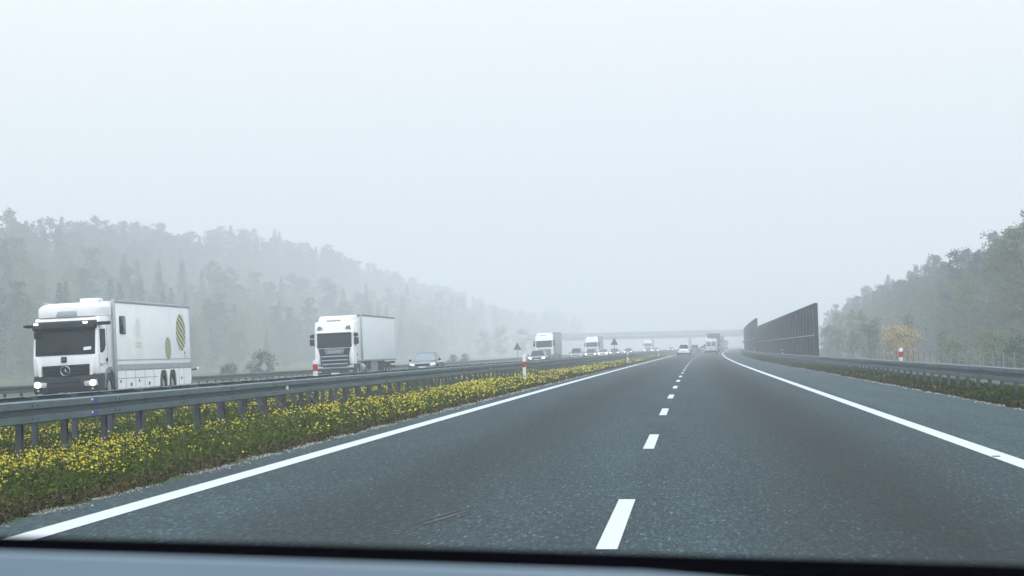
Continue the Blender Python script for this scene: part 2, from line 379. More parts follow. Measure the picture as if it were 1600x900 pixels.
# post phase: a post stands at s = 27.1 on the front median rail
gA = guardrail('guardrail', 'double wave steel guardrail on the flowery edge of the median, with blue stickers', -8.87, .724, 1, 7.1, 1000, 2.0, 'steel guardrails along the motorway', s_near=19)
guardrail('guardrail', 'guardrail just behind the flowery median rail, seen from its back', -10.1, .735, -1, 8.2, 1000, 2.05, 'steel guardrails along the motorway', True, s_near=22)
guardrail('guardrail', 'far guardrail beyond the oncoming lanes, in front of the misty forest', -27.0, .47, 1, 49.8, 1000, 2.0, 'steel guardrails along the motorway', s_near=74)
gD = guardrail('guardrail', 'right shoulder guardrail that runs past the noise barrier', 6.95, .545, -1, 14.2, 1000, 2.0, 'steel guardrails along the motorway', s_near=34)
def rail_part(root, nm, t, s, z, w, h, d, m, side=1):
    mb = MB(); mb.box(-d / 2, d / 2, -w / 2, w / 2, -h / 2, h / 2); q = mb.build(nm, m, root)
    q.location = Vector(P(t, s, z)) - root.location; return q
for z in (.724 - .055, .724 - .243):
    rail_part(gA, 'sticker', -8.87 + .0935, 29.9, z, .30, .075, .003, blue_st)
    rail_part(gA, 'sticker_mark', -8.87 + .0955, 29.75, z + .01, .08, .03, .003, white_pl)
for s in (44.6, 90.0): rail_part(gA, 'reflector', -8.87 + .05, s, .724 - .156, .12, .085, .05, white_pl)

# ------------------------------------------------------------------ delineator posts
def delineator(label, t, s, h=1.1, w=.12, mount=None):
    z0 = mount if mount is not None else float(GZ(t))
    r = thing('delineator_post', label, 'marker post', P(t, s, z0), group='delineator posts')
    mb = MB()
    sec = lambda k, z: [(-w / 2 * k, -.045 * k, z), (w / 2 * k, -.045 * k, z), (w / 2 * k, .03 * k, z), (0, .055 * k, z), (-w / 2 * k, .03 * k, z)]
    b0 = -.05 if mount is None else 0
    top = sec(1, h); top = [(x, y, z - (.04 if x < 0 else 0)) for x, y, z in top]
    mb.loft([sec(1, b0), sec(1, h * .72), top]); mb.build('post_body', white_pl, r, bevel=.006)
    hb = (h * .54, h * .74) if mount is None else (h * .3, h * .72)
    mb = MB(); mb.loft([sec(1.04, hb[0]), sec(1.04, hb[1])]); mb.build('band', red_p, r)
    if mount is None:
        for z in (.62, .44):
            mb = MB(); mb.box(-.028, .028, -.049, -.045, h * z - .06 - .2 * (z < .5), h * z - .02 - .2 * (z < .5)); mb.build('number_plate', black, r)
    return r
delineator('white delineator with red band standing in the median flowers, nearest full-height one', -6.55, 80.5)
delineator('white delineator in the median grass, second along from the camera', -6.3, 190, 1.0)
delineator('faint white delineator in the median grass, third along from the camera', -6.2, 302, 1.0)
delineator('short red and white reflector post on the median rail, in front of the white cab', -10.0, 54.5, .44, .12, .72)
delineator('short red and white reflector post on the right guardrail, nearest of its rail', 7.1, 71.5, .44, .12, .53)
delineator('small reflector post on the right rail against the near end of the noise barrier', 7.1, 171, .40, .10, .53)
delineator('small reflector post on the right rail against the far part of the noise barrier', 7.1, 271, .40, .10, .53)

# ------------------------------------------------------------------ road signs
def tri_sign(label, t, s, h, w, name='road_sign', m=dgrey, cat='road sign'):
    r = thing(name, label, cat, P(t, s, float(GZ(t))), group='triangular signs by the oncoming lanes')
    mb = MB(); mb.cyl((0, .03, h / 2), .045, h, 'z', 10); mb.build('pole', mgrey, r)
    a = w * .866; mb = MB(); mb.prism([(-w / 2, h - a), (w / 2, h - a), (w / 2 - .03, h - a + .07), (.04, h), (-.04, h), (-w / 2 + .03, h - a + .07)], -.02, .0, 'y')
    pl = mb.build('sign_plate', m, r)
    mb = MB(); mb.box(-w * .3, w * .3, -.045, -.021, h - a + .2, h - a + .25); mb.box(-w * .2, w * .2, -.045, -.021, h - a + .45, h - a + .5); mb.build('bracket', mgrey, pl)
    return r
tri_sign('grey back of a triangular road sign beyond the oncoming lanes, nearer the forest', -26.6, 300, 2.9, 1.15)
tri_sign('grey back of a triangular road sign on the median side, beyond the cars', -13.2, 315, 3.0, 1.15)
r = thing('road_sign', 'small pale diamond shaped marker on a post in front of a dark bush', 'road sign', P(-28.6, 136, -.45))
mb = MB(); mb.cyl((0, .03, .6), .03, 1.2, 'z', 10); mb.build('pole', alu, r)
mb = MB(); mb.prism([(-.25, 1.22), (-.12, 1.0), (.15, 1.0), (.25, 1.22), (.06, 1.5), (0, 1.62), (-.06, 1.5)], -.02, 0, 'y'); mb.build('sign_plate', alu, r)
r = thing('road_sign', 'small dark sign on a pole beside the far end of the noise barrier', 'road sign', P(8.4, 585, -.3))
mb = MB(); mb.cyl((0, .05, 1.6), .06, 3.6, 'z', 10); mb.build('pole', mgrey, r)
mb = MB(); mb.prism([(-.7, 2.3), (.5, 2.3), (.6, 3.1), (-.1, 3.5)], -.03, 0, 'y'); mb.build('sign_plate', dgrey, r)

# ------------------------------------------------------------------ noise barrier
wall_u = mat('barrier_upper', (.005, .025, .038), .7, 0, .5, .22, .1, 20)
wall_l = mat('barrier_lower', (.006, .018, .030), .7, 0, .5, .22, .1, 20)
def barrier(label, t, s0, s1, h, ends=True):
    r = thing('noise_barrier', label, 'noise barrier', P(t, s0, -.4), group='noise barriers on the right verge'); o = Vector(r.location)
    def ribs(nm, z0, z1, m, off=0):
        vs = []; fs = []; ss = np.arange(s0, s1 + .01, .25)
        for j, s in enumerate(ss):
            d = (.018 if j % 2 else -.018) + off
            for q, z in ((d - .06, z0), (d + .06, z0), (d + .06, z1), (d - .06, z1)): vs.append(tuple(Vector(P(t + q, s, z)) - o))
        mb = MB(); n = len(ss)
        for j in range(n - 1):
            for i in range(4): fs.append((j * 4 + i, j * 4 + (i + 1) % 4, j * 4 + 4 + (i + 1) % 4, j * 4 + 4 + i))
        fs += [(3, 2, 1, 0), tuple((n - 1) * 4 + i for i in range(4))]
        mb.add(vs, fs); return mb.build(nm, m, r)
    mid = h * .45
    ribs('lower_panel', -.4, mid, wall_l); ribs('upper_panel', mid + .06, h, wall_u, .02)
    mb = MB(); ss = np.arange(s0 + 1, s1, 6.)
    mb.loft([[tuple(Vector(P(t + a, s, z)) - o) for a, z in ((-.13, mid), (.13, mid), (.13, mid + .06), (-.13, mid + .06))] for s in ss]); mb.build('ledge', alu, r)
    mb = MB(); ss = np.append(np.arange(s0, s1, 6.), s1)
    mb.loft([[tuple(Vector(P(t + a, s, z)) - o) for a, z in ((-.12, h), (.12, h), (.12, h + .07), (-.12, h + .07))] for s in ss]); mb.build('coping', dgrey, r)
    pm = None
    for s in np.arange(s0, s1, 5.):
        c = Vector(P(t, s, 0)) - o
        if pm is None:
            mb = MB(); mb.box(-.14, -.11, -.09, .09, -.6, h + .09); mb.box(.11, .14, -.09, .09, -.6, h + .09); mb.box(-.11, .11, -.02, .02, -.6, h + .09)
            q = mb.build('post', wall_l, r); pm = q.data
        else: q = link(bpy.data.objects.new('post', pm), r)
        q.location = c
    mb = MB(); mb.box(-.3, .35, -.25, .2, -.9, .18); q = mb.build('footing', concrete, r, .02); q.location = Vector(P(t, s0, -.1)) - o
    return r
barrier('long dark ribbed noise barrier on the right verge, its near end tall above the rail', 8.9, 152.5, 425, 4.15)
barrier('taller far noise barrier rising behind the long ribbed one', 8.1, 300, 500, 5.1)

# ------------------------------------------------------------------ bridge
def bridge():
    r = thing('road_bridge', 'misty concrete road bridge crossing over the whole motorway', 'bridge', P(-10, 660, -.2)); o = Vector(r.location)
    ang = math.atan2(110, 95)            # skewed crossing
    A = Vector((-60, 850, 0)); B = Vector((95, 985, 0)); d = (B - A).normalized(); n = Vector((-d.y, d.x, 0))
    A = A - d * 12; B = B + d * 40
    def slab(w0, w1, z0, z1, nm, m):
        mb = MB(); v = []
        for z in (z0, z1):
            for q, w in ((A, w0), (B, w0), (B, w1), (A, w1)): p = q + n * w - o; v.append((p.x, p.y, z - o.z))
        mb.add(v, [(0, 3, 2, 1), (4, 5, 6, 7), (0, 1, 5, 4), (1, 2, 6, 5), (2, 3, 7, 6), (3, 0, 4, 7)]); return mb.build(nm, m, r)
    slab(-5, 5, 5.2, 6.4, 'deck', concrete); slab(-6, 6, 6.4, 6.75, 'deck_edge', concrete)
    for w in (-5.9, 5.8): slab(w, w + .1, 6.76, 8.2, 'parapet', mat('parapet_mesh', (.3, .33, .34), .6))
    for (t, s) in ((-14.3, 903), (14, 925)):
        for k in (0,):
            c = Vector(P(t, s, 0)) + n * k - o
            mb = MB(); mb.cyl((c.x, c.y, 2.35), .62, 6.2, 'z', 16); mb.build('pier', concrete, r)
    return r
bridge()

# ------------------------------------------------------------------ wire fences
def fence(label, t, s0, s1, h=2.0):
    r = thing('wire_fence', label, 'fence', P(t, s0, float(GZ(t)))); o = Vector(r.location)
    mb = MB(); zs = np.linspace(.1, h, 9)
    for z in zs:
        for s in np.arange(s0, s1, 12.):
            mb.tube(Vector(P(t, s, GZ(t) + z)) - o, Vector(P(t, min(s + 12, s1), GZ(t) + z)) - o, .008, 4)
    for s in np.arange(s0, s1, .5 if s1 - s0 < 200 else 1.):
        a = Vector(P(t, s, GZ(t))) - o; mb.box(a.x - .004, a.x + .004, a.y - .006, a.y + .006, a.z + .1, a.z + h)
    mb.build('wire_mesh', mat('fence_wire', (.17, .22, .23), .6), r)
    pm = None
    for s in np.arange(s0, s1, 4.):
        c = Vector(P(t, s, GZ(t))) - o
        if pm is None: m2 = MB(); m2.cyl((0, 0, h / 2), .05, h + .2, 'z', 8); q = m2.build('fence_post', mgrey, r); pm = q.data
        else: q = link(bpy.data.objects.new('fence_post', pm), r)
        q.location = c
    return r
fence('wire mesh fence on posts below the right forest', 17.0, 92, 400, 2.0)

# ------------------------------------------------------------------ vegetation
def leaf_cloud(centres, size, n_each, spread, squash=(1, 1, 1)):
    """many small leaf-sized quads around clump centres"""
    c = np.repeat(np.asarray(centres), n_each, 0); N = len(c)
    p = c + rng.normal(0, 1, (N, 3)) * np.repeat(np.asarray(spread), n_each)[:, None] * np.array(squash)
    a = rng.normal(0, 1, (N, 3)); a /= np.linalg.norm(a, axis=1)[:, None]
    b = np.cross(a, rng.normal(0, 1, (N, 3))); b /= np.linalg.norm(b, axis=1)[:, None]
    sz = size * rng.uniform(.6, 1.3, N)[:, None]
    v = np.stack([p - a * sz, p - b * sz * .6, p + a * sz, p + b * sz * .6], 1).reshape(-1, 3)
    return v, N
def tree_proto(kind):
    H = {'pine': 19., 'spruce': 20., 'birch': 14., 'broad': 11., 'shrub': 4.2, 'maple': 4.8}[kind] * rng.uniform(.94, 1.06)
    cs = []; sp_ = []; tb = MB(); bm_ = bark
    if kind == 'spruce':
        tb.tube((0, 0, -.3), (0, 0, H * .97), .24, 8, .03)
        for z in np.arange(1.0, H, .42):
            rr = (1 - z / H) ** .8 * 3.0 + .12
            for k in range(int(5 + rr * 3)):
                a = rng.uniform(0, 6.28); q = rr * rng.uniform(.35, 1.08)
                cs.append((q * math.cos(a), q * math.sin(a), z - q * .22 + rng.normal(0, .12))); sp_.append(.17 + .06 * rr)
        n, sz, m = 8, .20, spruce_m
    elif kind == 'pine':
        lean = rng.normal(0, .3, 2)
        tb.tube((0, 0, -.3), (lean[0] * .5, lean[1] * .5, H * .5), .22, 8, .16); tb.tube((lean[0] * .5, lean[1] * .5, H * .5), (lean[0], lean[1], H * .95), .16, 8, .05)
        top = H * rng.uniform(.10, .24)
        for k in range(64):
            u = rng.uniform(0, 1); z = top + (H - top) * u; rr = 2.3 * math.sin(math.pi * min(1, (1 - u) * .72 + .1)) * rng.uniform(.2, 1.15) + .1
            a = rng.uniform(0, 6.28); x, y = rr * math.cos(a) + lean[0] * u, rr * math.sin(a) + lean[1] * u
            tb.tube((lean[0] * u, lean[1] * u, z - .6), (x, y, z), .05, 5, .02)
            for _ in range(4): cs.append((x + rng.normal(0, .38), y + rng.normal(0, .38), z + rng.normal(0, .22))); sp_.append(.24)
        for k in range(5): cs.append((lean[0] + rng.normal(0, .15), lean[1] + rng.normal(0, .15), H - k * .35)); sp_.append(.12 + .05 * k)
        n, sz, m = 18, .19, pine_m
    else:
        w = {'birch': 2.1, 'broad': 3.1, 'shrub': 1.9, 'maple': 2.3}[kind]; base = {'birch': .18, 'broad': .14, 'shrub': .02, 'maple': .2}[kind]
        bm_ = bark_b if kind == 'birch' else bark
        r0 = .16 if H > 8 else .07
        tb.tube((0, 0, -.3), (0, 0, H * .45), r0, 8, r0 * .7); tb.tube((0, 0, H * .45), (.1, 0, H * .9), r0 * .7, 8, .02)
        nk = {'birch': 60, 'broad': 75, 'shrub': 60, 'maple': 44}[kind]
        for k in range(nk):
            u = rng.uniform(0, 1); z = H * (base + (1 - base) * u)
            prof = math.sin(math.pi * min(1., .12 + .8 * u)) ** .7
            rr = w * prof * rng.uniform(.25, 1.12); a = rng.uniform(0, 6.28)
            x, y = rr * math.cos(a), rr * math.sin(a)
            if k % 2 == 0: tb.tube((0, 0, max(.2, z - rr * .8)), (x, y, z), .04 if H > 8 else .02, 5, .012)
            for _ in range(4): cs.append((x + rng.normal(0, .3 * w / 2.5), y + rng.normal(0, .3 * w / 2.5), z + rng.normal(0, .3 * w / 2.5))); sp_.append(.26 * w / 2.5)
        n, sz, m = {'birch': 34, 'broad': 12, 'shrub': 16, 'maple': 30}[kind], {'birch': .105, 'broad': .15, 'shrub': .11, 'maple': .10}[kind], {'birch': birch_m, 'broad': green_m, 'shrub': green_m, 'maple': orange_m}[kind]
    v, N = leaf_cloud(cs, sz, n, sp_)
    clump = np.repeat(rng.uniform(0, 1, len(cs)), n)
    tint = np.clip(.7 * clump + .3 * rng.uniform(0, 1, N), 0, 1)
    root = bpy.data.objects.new({'pine': 'pine_tree', 'spruce': 'spruce_tree', 'birch': 'birch_tree', 'broad': 'leafy_tree', 'shrub': 'shrub', 'maple': 'maple_tree'}[kind], None)
    tr = tb.build('trunk', bm_); cr_ = npmesh('crown', v, np.arange(N * 4), np.full(N, 4), m, tint)
    for o in (tr, cr_): sc.collection.objects.unlink(o)
    return root, tr, cr_
PROTO = {k: [tree_proto(k) for _ in range(n)] for k, n in (('pine', 4), ('spruce', 2), ('birch', 3), ('broad', 3), ('shrub', 2), ('maple', 1))}
def plant(kind, t, s, scale, label, cat='tree', group=None, zoff=0, crown_mat=None, wide=1.0):
    root, tr, cr_ = PROTO[kind][random.randrange(len(PROTO[kind]))]
    r = root.copy(); link(r); r.location = P(t, s, float(GZ(t) + HILL(s, t)) + zoff); r.rotation_euler = (0, 0, random.uniform(0, 6.28)); r.scale = (scale * wide, scale * wide, scale)
    tag(r, label, cat, group)
    for q in (tr, cr_):
        c = q.copy(); link(c); c.parent = r
        if crown_mat and q is cr_:
            c.data = q.data.copy(); c.data.materials[0] = crown_mat
    return r
birch_g = veg_mat('green_birch_leaves', (.08, .13, .075), (.13, .18, .10))
LB = 'edge of the misty forest beyond the oncoming lanes'
def jit(a): return random.uniform(-a, a)
# left forest: low leafy edge, then tall pines
s = 285.
while s < 850:
    k = random.random(); step = 4.2 + s * .012
    tf = -104 - (s - 270) * .02
    if k < .55: plant('birch', tf + jit(4), s, random.uniform(.60, .95), 'yellow green birch on the ' + LB, group='birches of the left forest edge', crown_mat=None)
    elif k < .93: plant('broad', tf + jit(4), s, random.uniform(.65, 1.05), 'low leafy tree on the ' + LB, group='leafy trees of the left forest edge')
    else: plant('spruce', tf + jit(3), s, random.uniform(.35, .6), 'young dark spruce on the ' + LB, 'tree', 'young spruces of the left forest edge')
    s += step
for row, (tl, s0, s1, st, hs) in enumerate(((-116, 330., 830, 5.6, .80), (-124, 350., 860, 6.2, .92), (-140, 400., 1150, 7.0, 1.12), (-156, 450., 1400, 7.5, 1.25), (-176, 505., 1900, 6.0, 1.26), (-188, 530., 1950, 6.2, 1.42), (-204, 560., 2000, 6.8, 1.54))):
    s = s0
    while s < s1:
        k = random.random(); tq = tl - (.10 * min(s - s0, 280) if row > 3 else 0); hk = hs * random.uniform(.92, 1.06)
        if row > 3 and s > 1250: tq += (s - 1250) * .10
        if row < 4 and k < .62: plant('birch' if k < .35 else 'broad', tq + jit(3), s, hk * 1.15, 'leafy tree growing among pines in the middle of the left forest', group='leafy trees in the middle of the left forest', crown_mat=birch_g)
        elif row >= 4 and k < .24: plant('broad', tq + jit(3.5), s, hk * 1.25, 'broad leafy tree on the misty skyline of the left forest', group='leafy skyline trees of the left forest', wide=1.3)
        elif k < .78: plant('pine', tq + jit(3.5), s + jit(1.5), hk, 'pine in the darker front of the left forest, behind its leafy edge' if row < 4 else 'tall pine on the misty skyline of the left forest, fading into fog', group='front pines of the left forest' if row < 4 else 'skyline pines of the left forest', wide=1.45)
        else: plant('spruce', tq + jit(3.5), s + jit(1.5), hk, 'pointed spruce in the darker front of the left forest' if row < 4 else 'tall pointed spruce on the misty skyline of the left forest', group='front spruces of the left forest' if row < 4 else 'skyline spruces of the left forest')
        s += st * random.uniform(.75, 1.25) * (1 + (s - s0) * .0028)
plant('spruce', -182, 566, 1.55, 'tallest pointed spruce at the left end of the forest skyline', wide=1.25)
for (t, s, q) in ((-84, 868, 1.0), (-78, 872, .8), (-92, 860, 1.2), (-70, 880, .6), (-98, 850, 1.1)): plant('broad', t, s, q, 'faint leafy tree at the left end of the misty bridge', group='faint trees at the bridge end')
plant('shrub', -42.4, 200, .62, 'dark rounded bush behind the pale diamond marker', 'bush', wide=1.15)
plant('shrub', -43.5, 190, .42, 'small dark bush left of the pale diamond marker', 'bush', wide=1.2)
for (t, s, q) in ((-34, 262, .30), (-36, 300, .36), (-38, 330, .38)): plant('shrub', t, s, q * 1.1, 'thin pale shrub standing behind the far rail near the silver car', 'shrub', 'pale shrubs behind the far rail')
# right forest
def far_plant(kind, t, s, q, *a, **k): return plant(kind, t * 1.3, s * 1.3, q * 1.34, *a, **k)
s = 128.
while s < 560:
    k = random.random()
    if k < .60: far_plant('pine', 31 + jit(2.5), s, random.uniform(.50, .62), 'dark pine of the foggy forest behind the right fence', group='pines of the right forest')
    elif k < .8: far_plant('spruce', 31 + jit(2.5), s, random.uniform(.44, .56), 'dark spruce of the foggy forest behind the right fence', group='spruces of the right forest')
    else: far_plant('broad', 30 + jit(2), s, random.uniform(.7, .95), 'dull green leafy tree of the foggy forest behind the right fence', group='leafy trees of the right forest')
    s += random.uniform(2.4, 4.4) * (1 + (s - 128) * .003)
for tl, s0, hs in ((36, 135., .70), (41, 150., .80)):
    s = s0
    while s < 600:
        q_ = 1 + .12 * max(0, (260 - s) / 110)
        far_plant('pine' if random.random() < .75 else 'spruce', tl + jit(2), s, q_ * hs * random.uniform(.88, 1.08), 'tall pine or spruce at the back of the right forest', group='back row of the right forest')
        s += random.uniform(3.6, 6.2) * (1 + (s - s0) * .003)
for (t, s, q, w, lb) in ((24.5, 150, .62, 1.4, 'low pale yellow birch at the right frame edge before the dark pines'), (25.5, 163, .80, 1.4, 'tallest of the pale yellow birches standing before the dark right pines'),
                        (26, 176, .74, 1.3, 'pale yellow birch left of the tallest one before the dark right pines'), (25.5, 198, .58, 1.5, 'small pale yellow birch nearest the orange tree')):
    far_plant('birch', t, s, q, lb, wide=w)
far_plant('birch', 33, 168, 1.02, 'tall pale green birch topping the right forest skyline', crown_mat=birch_g, wide=1.5)
far_plant('birch', 34, 176, .95, 'second pale birch on the right forest skyline, slightly lower', crown_mat=birch_g, wide=1.5)
plant('maple', 19.0, 200, .86, 'round orange autumn tree in front of the dark right forest', wide=1.25)
plant('birch', 21.5, 212, .42, 'slim yellowish tree rising just behind the orange autumn tree')
plant('shrub', 21.5, 152, .75, 'small faded yellow shrub at the foot of the right forest', 'shrub', crown_mat=birch_m)
plant('shrub', 19.5, 158, .62, 'low yellow green shrub by the right fence', 'shrub', crown_mat=birch_m)
plant('shrub', 20.5, 132, .75, 'dark green shrub by the right fence near the frame edge', 'shrub')
plant('birch', 19.5, 165, .27, 'small yellow birch between the orange shrub and the dark pines', 'tree')
for i, (t, s, kd, q) in enumerate(((19, 232, 'broad', .42), (21, 250, 'birch', .42), (19.5, 268, 'broad', .38), (22, 285, 'birch', .5), (20, 305, 'broad', .42), (23, 320, 'birch', .55), (21, 345, 'broad', .5), (24, 372, 'birch', .6), (23, 400, 'broad', .55))):
    plant(kd, t, s, q, 'misty small tree between the orange tree and the end of the noise barrier', group='misty small trees beside the noise barrier')

# grass, flowers and gravel on the median and on the right verge
def vnoise(x, y, sc_, seed):
    g = np.random.default_rng(seed).uniform(0, 1, (256, 256)); x = np.asarray(x) / sc_; y = np.asarray(y) / sc_
    xi = np.floor(x).astype(int); yi = np.floor(y).astype(int); fx = x - xi; fy = y - yi; fx = fx * fx * (3 - 2 * fx); fy = fy * fy * (3 - 2 * fy)
    G = lambda a, b: g[a % 256, b % 256]
    return (G(xi, yi) * (1 - fx) + G(xi + 1, yi) * fx) * (1 - fy) + (G(xi, yi + 1) * (1 - fx) + G(xi + 1, yi + 1) * fx) * fy
def edge_noise(s): return .16 * (vnoise(s, s * 0, 1.3, 3) - .5) + .10 * (vnoise(s, s * 0, .35, 4) - .5)
def samp_s(N, a, b, pw=1.6):
    u = rng.uniform(0, 1, N); k = 1 - pw
    return (a**k + u * (b**k - a**k)) ** (1 / k)
def blades(N, tf, s, hmean, wmul, m, nm, tint, dens=1):
    t = tf; x = t + X0(s); z = GZR(s, t); k = np.clip(s / 30, .8, 6)
    h = hmean * rng.uniform(.4, 1.3, N); w = .005 * k * wmul
    a = rng.uniform(0, 6.28, N); ln = rng.normal(0, .45, (N, 2)) * h[:, None]
    px, py = np.cos(a) * w, np.sin(a) * w
    v0 = np.stack([x - px, s - py, z - .01], 1); v1 = np.stack([x + px, s + py, z - .01], 1)
    m0 = np.stack([x + ln[:, 0] * .4 + px * .9, s + ln[:, 1] * .4 + py * .9, z + h * .6], 1); m1 = np.stack([x + ln[:, 0] * .4 - px * .9, s + ln[:, 1] * .4 - py * .9, z + h * .6], 1)
    tp = np.stack([x + ln[:, 0], s + ln[:, 1], z + h], 1)
    v = np.stack([v0, v1, m0, tp, m1], 1).reshape(-1, 3)
    q = np.arange(N)[:, None] * 5; f = np.concatenate([q + [0, 1, 2, 4], q + [4, 2, 3]], 1).ravel()
    return tag(npmesh(nm, v, f, np.tile([4, 3], N), m, np.repeat(tint, 2)), kind='stuff')
def leaves(N, t, s, zlo, zhi, size, m, nm, tint, label=None, flat=.5):
    x = t + X0(s); z = GZR(s, t) + rng.uniform(0, 1, N) ** .8 * (zhi - zlo) + zlo; k = np.clip(s / 30, .75, 5) ** .8
    a = rng.normal(0, 1, (N, 3)); a[:, 2] *= flat; a /= np.linalg.norm(a, axis=1)[:, None]
    b = np.cross(a, rng.normal(0, 1, (N, 3))); b /= np.linalg.norm(b, axis=1)[:, None]
    sz = (size * rng.uniform(.6, 1.4, N) * k)[:, None]; p = np.stack([x, s, z], 1)
    v = np.stack([p - a * sz, p - b * sz * .6, p + a * sz, p + b * sz * .6], 1).reshape(-1, 3)
    return tag(npmesh(nm, v, np.arange(N * 4), np.full(N, 4), m, tint), label, kind='stuff')
def patch(t, s): return .6 * vnoise(t + 50, s * .45, 1.1, 11) + .4 * vnoise(t + 50, s * .5, .4, 12)
TL = -14.6; TE = -4.95
N = 210000; s = samp_s(N, 11, 330, 1.75); t = rng.uniform(TL, TE - .05, N) + edge_noise(s); g = patch(t, s)
big = vnoise(t + 90, s * .35, 2.6, 51)
hh = np.clip(.05 + .17 * g, .04, .3) * .80 * (.5 + .95 * big) * np.clip((TE + .3 - t) / 1.7, .32, 1) * np.where(t < -7.9, .65, 1)
blades(N, t, s, hh, 1, grass_m, 'grass', np.clip(g * .7 + rng.uniform(-.25, .35, N), 0, 1))
N = 170000; s = samp_s(N, 11, 300, 1.8); t = rng.uniform(TL, TE - .12, N) + edge_noise(s); g = patch(t, s)
big = vnoise(t + 90, s * .35, 2.6, 51)
leaves(N, t, s, .0, .20 * np.clip(.3 + g, .35, 1.1) * .80 * (.45 + 1.0 * big) * np.clip((TE + .3 - t) / 1.7, .32, 1) * np.where(t < -7.9, .65, 1), .021, grass_m, 'grass', np.clip(g * .5 + big * .5 - .1 + rng.uniform(-.35, .35, N), 0, 1))
N = 40000; s = samp_s(N, 11, 260, 1.75); t = rng.uniform(TL, TE - .3, N); kp = vnoise(t + 20, s * .5, .8, 61) > .55; t = t[kp]; s = s[kp]; N = len(t)
blades(N, t, s, .20 * rng.uniform(.5, 1.5, N), .8, dry_m, 'dry_stalks', rng.uniform(0, 1, N))
# brown withered growth in a band along the asphalt
N = 9000; s = samp_s(N, 11, 200, 1.7); t = TE - np.abs(rng.normal(0, .26, N)) + edge_noise(s) + .06
leaves(N, t, s, .0, .085, .018, dry_m, 'withered_weeds', np.clip(rng.uniform(0, 1, N) ** 2, 0, 1))
N = 9000; s = samp_s(N, 11, 200, 1.7); t = TE - np.abs(rng.normal(0, .3, N)) + edge_noise(s)
blades(N, t, s, .08, 1, dry_m, 'withered_weeds', rng.uniform(0, .8, N))
# yellow flowers: many small heads in drifts
def blobs(t, s, z, r, m, nm, tint, label=None):
    N = len(t); base = np.array([(1, 0, 0), (0, 1, 0), (-1, 0, 0), (0, -1, 0), (0, 0, 1), (0, 0, -.6)], float)
    c = np.stack([t + X0(s), s, z], 1); v = (c[:, None] + base[None] * r[:, None, None] * rng.uniform(.7, 1.3, (N, 6, 1))).reshape(-1, 3)
    tr = np.array([(0, 1, 4), (1, 2, 4), (2, 3, 4), (3, 0, 4), (1, 0, 5), (2, 1, 5), (3, 2, 5), (0, 3, 5)])
    f = (np.arange(N)[:, None, None] * 6 + tr[None]).reshape(-1, 3)
    return tag(npmesh(nm, v, f, np.full(len(f), 3), m, np.repeat(tint, 8)), label, kind='stuff')
N = 150000; s = samp_s(N, 12, 300, 1.75); t = rng.uniform(-13.5, -5.15, N)
band = np.exp(-((t + 6.6) / 1.25) ** 2) * .95 + .28 * (t < -8.6)
pr = .60 * np.clip((.40 * vnoise(t + 50, s * .3, 1.6, 21) + .30 * vnoise(t + 50, s * .5, .33, 22) + .30 * vnoise(t, s * .7, .14, 23) - .45) * 5.5, 0, 1) * np.clip(band + .14, 0, 1)
keep = rng.uniform(0, 1, N) < pr * .40; t = t[keep]; s = s[keep]; n = len(t)
# each plant carries a few heads
t = np.repeat(t, 2) + rng.normal(0, .035, n * 2); s = np.repeat(s, 2) + rng.normal(0, .06, n * 2); n *= 2
zt = GZR(s, t) + rng.uniform(.07, .29, n) * np.clip((TE + .35 - t) / 1.7, .3, 1) * .88 * np.where(t < -7.9, .65, 1) * (.55 + .7 * vnoise(t + 90, s * .35, 2.6, 51)); blobs(t, s, zt, .0135 * np.clip(s / 30, .8, 4) ** .8 * rng.uniform(.4, 1.7, n), flower_m, 'yellow_flowers', rng.uniform(0, 1, n))
print('flowers', n)
# right verge
TR = 6.02
N = 70000; s = samp_s(N, 24, 320, 1.7); t = rng.uniform(TR, 9.0, N) - edge_noise(s); g = patch(t, s)
blades(N, t, s, np.clip(.08 + .22 * g, .05, .4) * np.clip((t - TR + .35) / .8, .35, 1), 1, grass_m, 'grass', np.clip(g * .45 + rng.uniform(-.3, .25, N), 0, 1))
N = 70000; s = samp_s(N, 24, 320, 1.8); t = rng.uniform(TR, 8.6, N) - edge_noise(s) + .05; g = patch(t, s)
leaves(N, t, s, .0, .22 * np.clip(.3 + g, .3, 1.2) * np.clip((t - TR + .3) / .7, .35, 1), .022, grass_m, 'grass', np.clip(g * .6 + rng.uniform(-.35, .2, N), 0, 1))
N = 26000; s = samp_s(N, 24, 200, 1.7); t = TR + .05 + np.abs(rng.normal(0, .25, N)) - edge_noise(s); g = patch(t, s)
leaves(N, t, s, .0, .13, .020, dry_m, 'withered_weeds', rng.uniform(0, .9, N) ** 1.6)
N = 3000; s = samp_s(N, 28, 90, 1.7); t = rng.uniform(TR + .1, 6.9, N); kp = vnoise(t, s * .3, .5, 31) > .66; t = t[kp]; s = s[kp]; n = len(t)
blobs(t, s, GZR(s, t) + rng.uniform(.04, .2, n), .011 * np.clip(s / 30, .8, 3), flower_m, 'yellow_flowers', rng.uniform(0, .25, n))
# gravel spilling on both asphalt edges
for t0, sg, N, s_a in ((-4.86, 1, 9000, 11), (6.0, -1, 6000, 24)):
    s = samp_s(N, s_a, 120, 1.7); t = t0 + rng.normal(0, .10, N) - sg * .04
    zz = np.where((t > -4.78) & (t < 5.95), RZ(s) - .02 * t, GZR(s, t)) + .004
    kp = vnoise(s, s * 0, .5, 41) > .35; t, s, zz = t[kp], s[kp], zz[kp]; n = len(t)
    blobs(t, s, zz, rng.uniform(.004, .016, n) * np.clip(s / 25, .8, 2.5), grav_m, 'gravel', rng.uniform(0, 1, n) ** 1.3)

